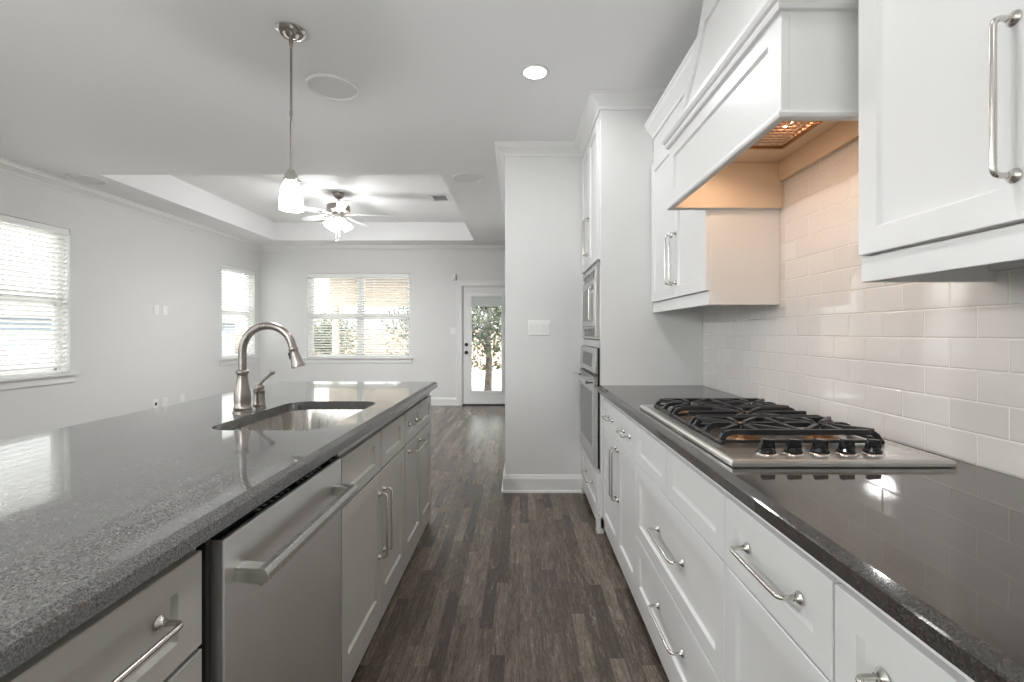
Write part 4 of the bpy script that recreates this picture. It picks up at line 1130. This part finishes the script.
lv = MB().lathe((lx, ly, CT1), [(0.027, 0), (0.027, 0.006), (0.023, 0.010), (0.025, 0.016), (0.022, 0.022), (0.0235, 0.045), (0.021, 0.060), (0.0215, 0.066), (0.0235, 0.070), (0.0235, 0.076), (0.018, 0.080), (0.0195, 0.088), (0.017, 0.098), (0.008, 0.106), (0, 0.107)], seg=28).build('lever_base', M_FAUCET, r, smooth=True)
MB().tube(fillet([(lx, ly, CT1 + 0.098), (lx + 0.012, ly, CT1 + 0.116), (lx + 0.034, ly, CT1 + 0.134), (lx + 0.052, ly, CT1 + 0.150), (lx + 0.060, ly, CT1 + 0.158)], 0.01), [0.008] * 2 + [0.007] * 16 + [0.009, 0.011] if False else 0.0075, 12).lathe((lx + 0.056, ly, CT1 + 0.154), [(0, -0.011), (0.008, -0.008), (0.0115, 0), (0.008, 0.008), (0, 0.011)], seg=16).build('lever', M_FAUCET, lv, smooth=True)

# dishwasher
r = thing('dishwasher', (-0.9, 1.195, 0), 'stainless dishwasher with broad bar handle in the island front', 'dishwasher')
DY0, DY1 = 0.893, 1.482
MB().box(-1.20, IXF - 0.002, DY0 - 0.010, DY1 + 0.002, 0.10, 0.868).build('tub_case', M_BLACKMAT, r)
MB().box(IXF - 0.09, IXF - 0.05, DY0, DY1, 0.0, 0.10).build('kick_plate', M_BLACKMAT, r)
dw = MB().box(IXF, IXF + 0.036, DY0, DY1, 0.105, 0.850).build('door_panel', M_DWSTEEL, r, bevel=0.003)
for sa, sb_ in ((DY0 - 0.016, DY0 - 0.002), (DY1 + 0.002, DY1 + 0.030)): MB().box(IXF - 0.001, IXF + 0.012, sa, sb_, 0.105, 0.862).build('gap_shade_strip', M_BLACKMAT, r)  # black strips stand in for the shade in the gaps beside the door
cs = MB().box(IXF + 0.002, IXF + 0.031, DY0 + 0.002, DY1 - 0.002, 0.850, 0.8535).build('control_strip', M_BLACK, dw, bevel=0.0008)
for k in range(12):
    m = MB(); y = DY0 + 0.14 + 0.026 * k + (0.03 if k > 5 else 0)
    m.box(IXF + 0.016, IXF + 0.024, y, y + 0.013, 0.8535, 0.8540)
    m.build('control_button', mat('grey_print', (0.35, 0.35, 0.35), 0.5), dw)
m = MB()
hx0 = IXF + 0.036; y0_, y1_ = DY0 + 0.035, DY1 - 0.035
# broad flat bar, leaning, carried on end blocks
prof = [(0.040, 0.748), (0.052, 0.742), (0.066, 0.752), (0.066, 0.766), (0.060, 0.776), (0.044, 0.778)]
m.poly_prism([(hx0 + a, y0_, z) for a, z in prof], (0, y1_ - y0_, 0))
for y in (y0_, y1_ - 0.03): m.poly_prism([(hx0, y, 0.752), (hx0 + 0.045, y, 0.746), (hx0 + 0.045, y, 0.777), (hx0, y, 0.780)], (0, 0.03, 0))
m.build('handle', M_STEEL, dw, bevel=0.002)

# ================================================================== OUTSIDE
o = MB().box(-20, 12, -12, 26, -0.30, -0.14).build('ground', M_GROUND, world_origin=True); struct(o)
def tree(x, y, h, r_, seed, label, trunk_h=None, n=900, leaf=0.07):
    rnd = random.Random(seed)
    t = thing('tree', (x, y, -0.14), label, 'tree', 'garden trees')
    m = MB(); th = trunk_h or h * 0.45
    m.tube([(x, y, -0.14), (x + 0.03, y, th * 0.5), (x - 0.02, y, th), (x + 0.02, y, h * 0.8)], [0.09, 0.07, 0.055, 0.02], 10)
    for k in range(7):
        a = rnd.uniform(0, 2 * PI); z = rnd.uniform(th * 0.6, h * 0.75)
        m.tube([(x, y, z), (x + r_ * 0.4 * math.cos(a), y + r_ * 0.4 * math.sin(a), z + 0.3), (x + r_ * 0.7 * math.cos(a), y + r_ * 0.7 * math.sin(a), z + 0.7)], [0.035, 0.02, 0.008], 6)
    m.build('trunk', M_BARK, t, smooth=True)
    m = MB()
    for k in range(n):
        u_, v_, w_ = [max(-1, min(1, rnd.gauss(0, 0.45))) for _ in range(3)]
        c = V((x + r_ * u_, y + r_ * v_, th * 0.55 + (h - th * 0.55) * (0.5 + w_ * 0.6)))
        a = V((rnd.gauss(0, 1), rnd.gauss(0, 1), rnd.gauss(0, 1))).normalized(); b = a.cross(V((rnd.gauss(0, 1), rnd.gauss(0, 1), rnd.gauss(0, 1)))).normalized()
        s1 = leaf * rnd.uniform(0.7, 1.4); s2_ = s1 * 0.45
        vs = [m.bm.verts.new(c + a * s1), m.bm.verts.new(c + b * s2_), m.bm.verts.new(c - a * s1), m.bm.verts.new(c - b * s2_)]
        m.bm.faces.new(vs)
    m.build('foliage', M_LEAF, t, recalc=False)
tree(-0.70, 10.1, 2.9, 0.8, 3, 'leafy green tree seen through the glass back door', n=3200, leaf=0.055)
tree(-2.9, 14.2, 2.6, 1.1, 5, 'leafy tree behind the right half of the far window', n=2200, leaf=0.06)
tree(-6.1, 14.6, 1.7, 0.9, 8, 'pale leafy tree behind the left half of the far window', n=1500, leaf=0.07)
t = thing('garden_fence', (-2, 16.6, -0.14), 'wooden garden fence beyond the patio', 'fence')
m = MB()
x_ = -12.0
while x_ < 6: m.box(x_, x_ + 0.135, 16.6, 16.62, -0.14, 1.35); x_ += 0.15
m.build('boards', M_FENCE, t)
MB().box(-12, 6, 16.62, 16.66, 0.1, 0.2).build('rail', M_FENCE, t); MB().box(-12, 6, 16.62, 16.66, 1.0, 1.1).build('rail', M_FENCE, t)
t = thing('patio_cover', (-2.2, 10.5, -0.14), 'tan patio cover seen through the far window', 'patio cover')
MB().box(-5.1, -1.75, 11.5, 12.4, 2.75, 2.87).build('roof_deck', M_TANWOOD, t)
MB().box(-5.1, -1.75, 12.4, 12.5, 1.95, 2.87).build('beam', M_TANWOOD, t)
for px_ in (-5.0, -1.9): MB().box(px_, px_ + 0.14, 12.38, 12.52, -0.14, 1.95).build('post', M_TANWOOD, t)
t = thing('neighbour_house', (-10, 9, -0.14), 'blue grey neighbouring house seen through the corner window', 'house')
MB().box(-14, -9.5, 6.0, 15.5, -0.14, 1.55).build('wall', M_SIDING, t)
MB().poly_prism([(-9.2, 5.8, 1.55), (-14.3, 5.8, 1.55), (-12, 5.8, 2.3)], (0, 9.9, 0)).build('roof', M_ROOF, t)
for y in (8.5, 11.2, 14.0):
    w_ = MB().box(-9.5, -9.46, y, y + 0.9, 0.4, 1.3).build('window', M_VINYL, t)
    MB().box(-9.46, -9.45, y + 0.08, y + 0.82, 0.48, 1.22).build('pane', mat('far_pane', (0.5, 0.6, 0.7), 0.1), w_)
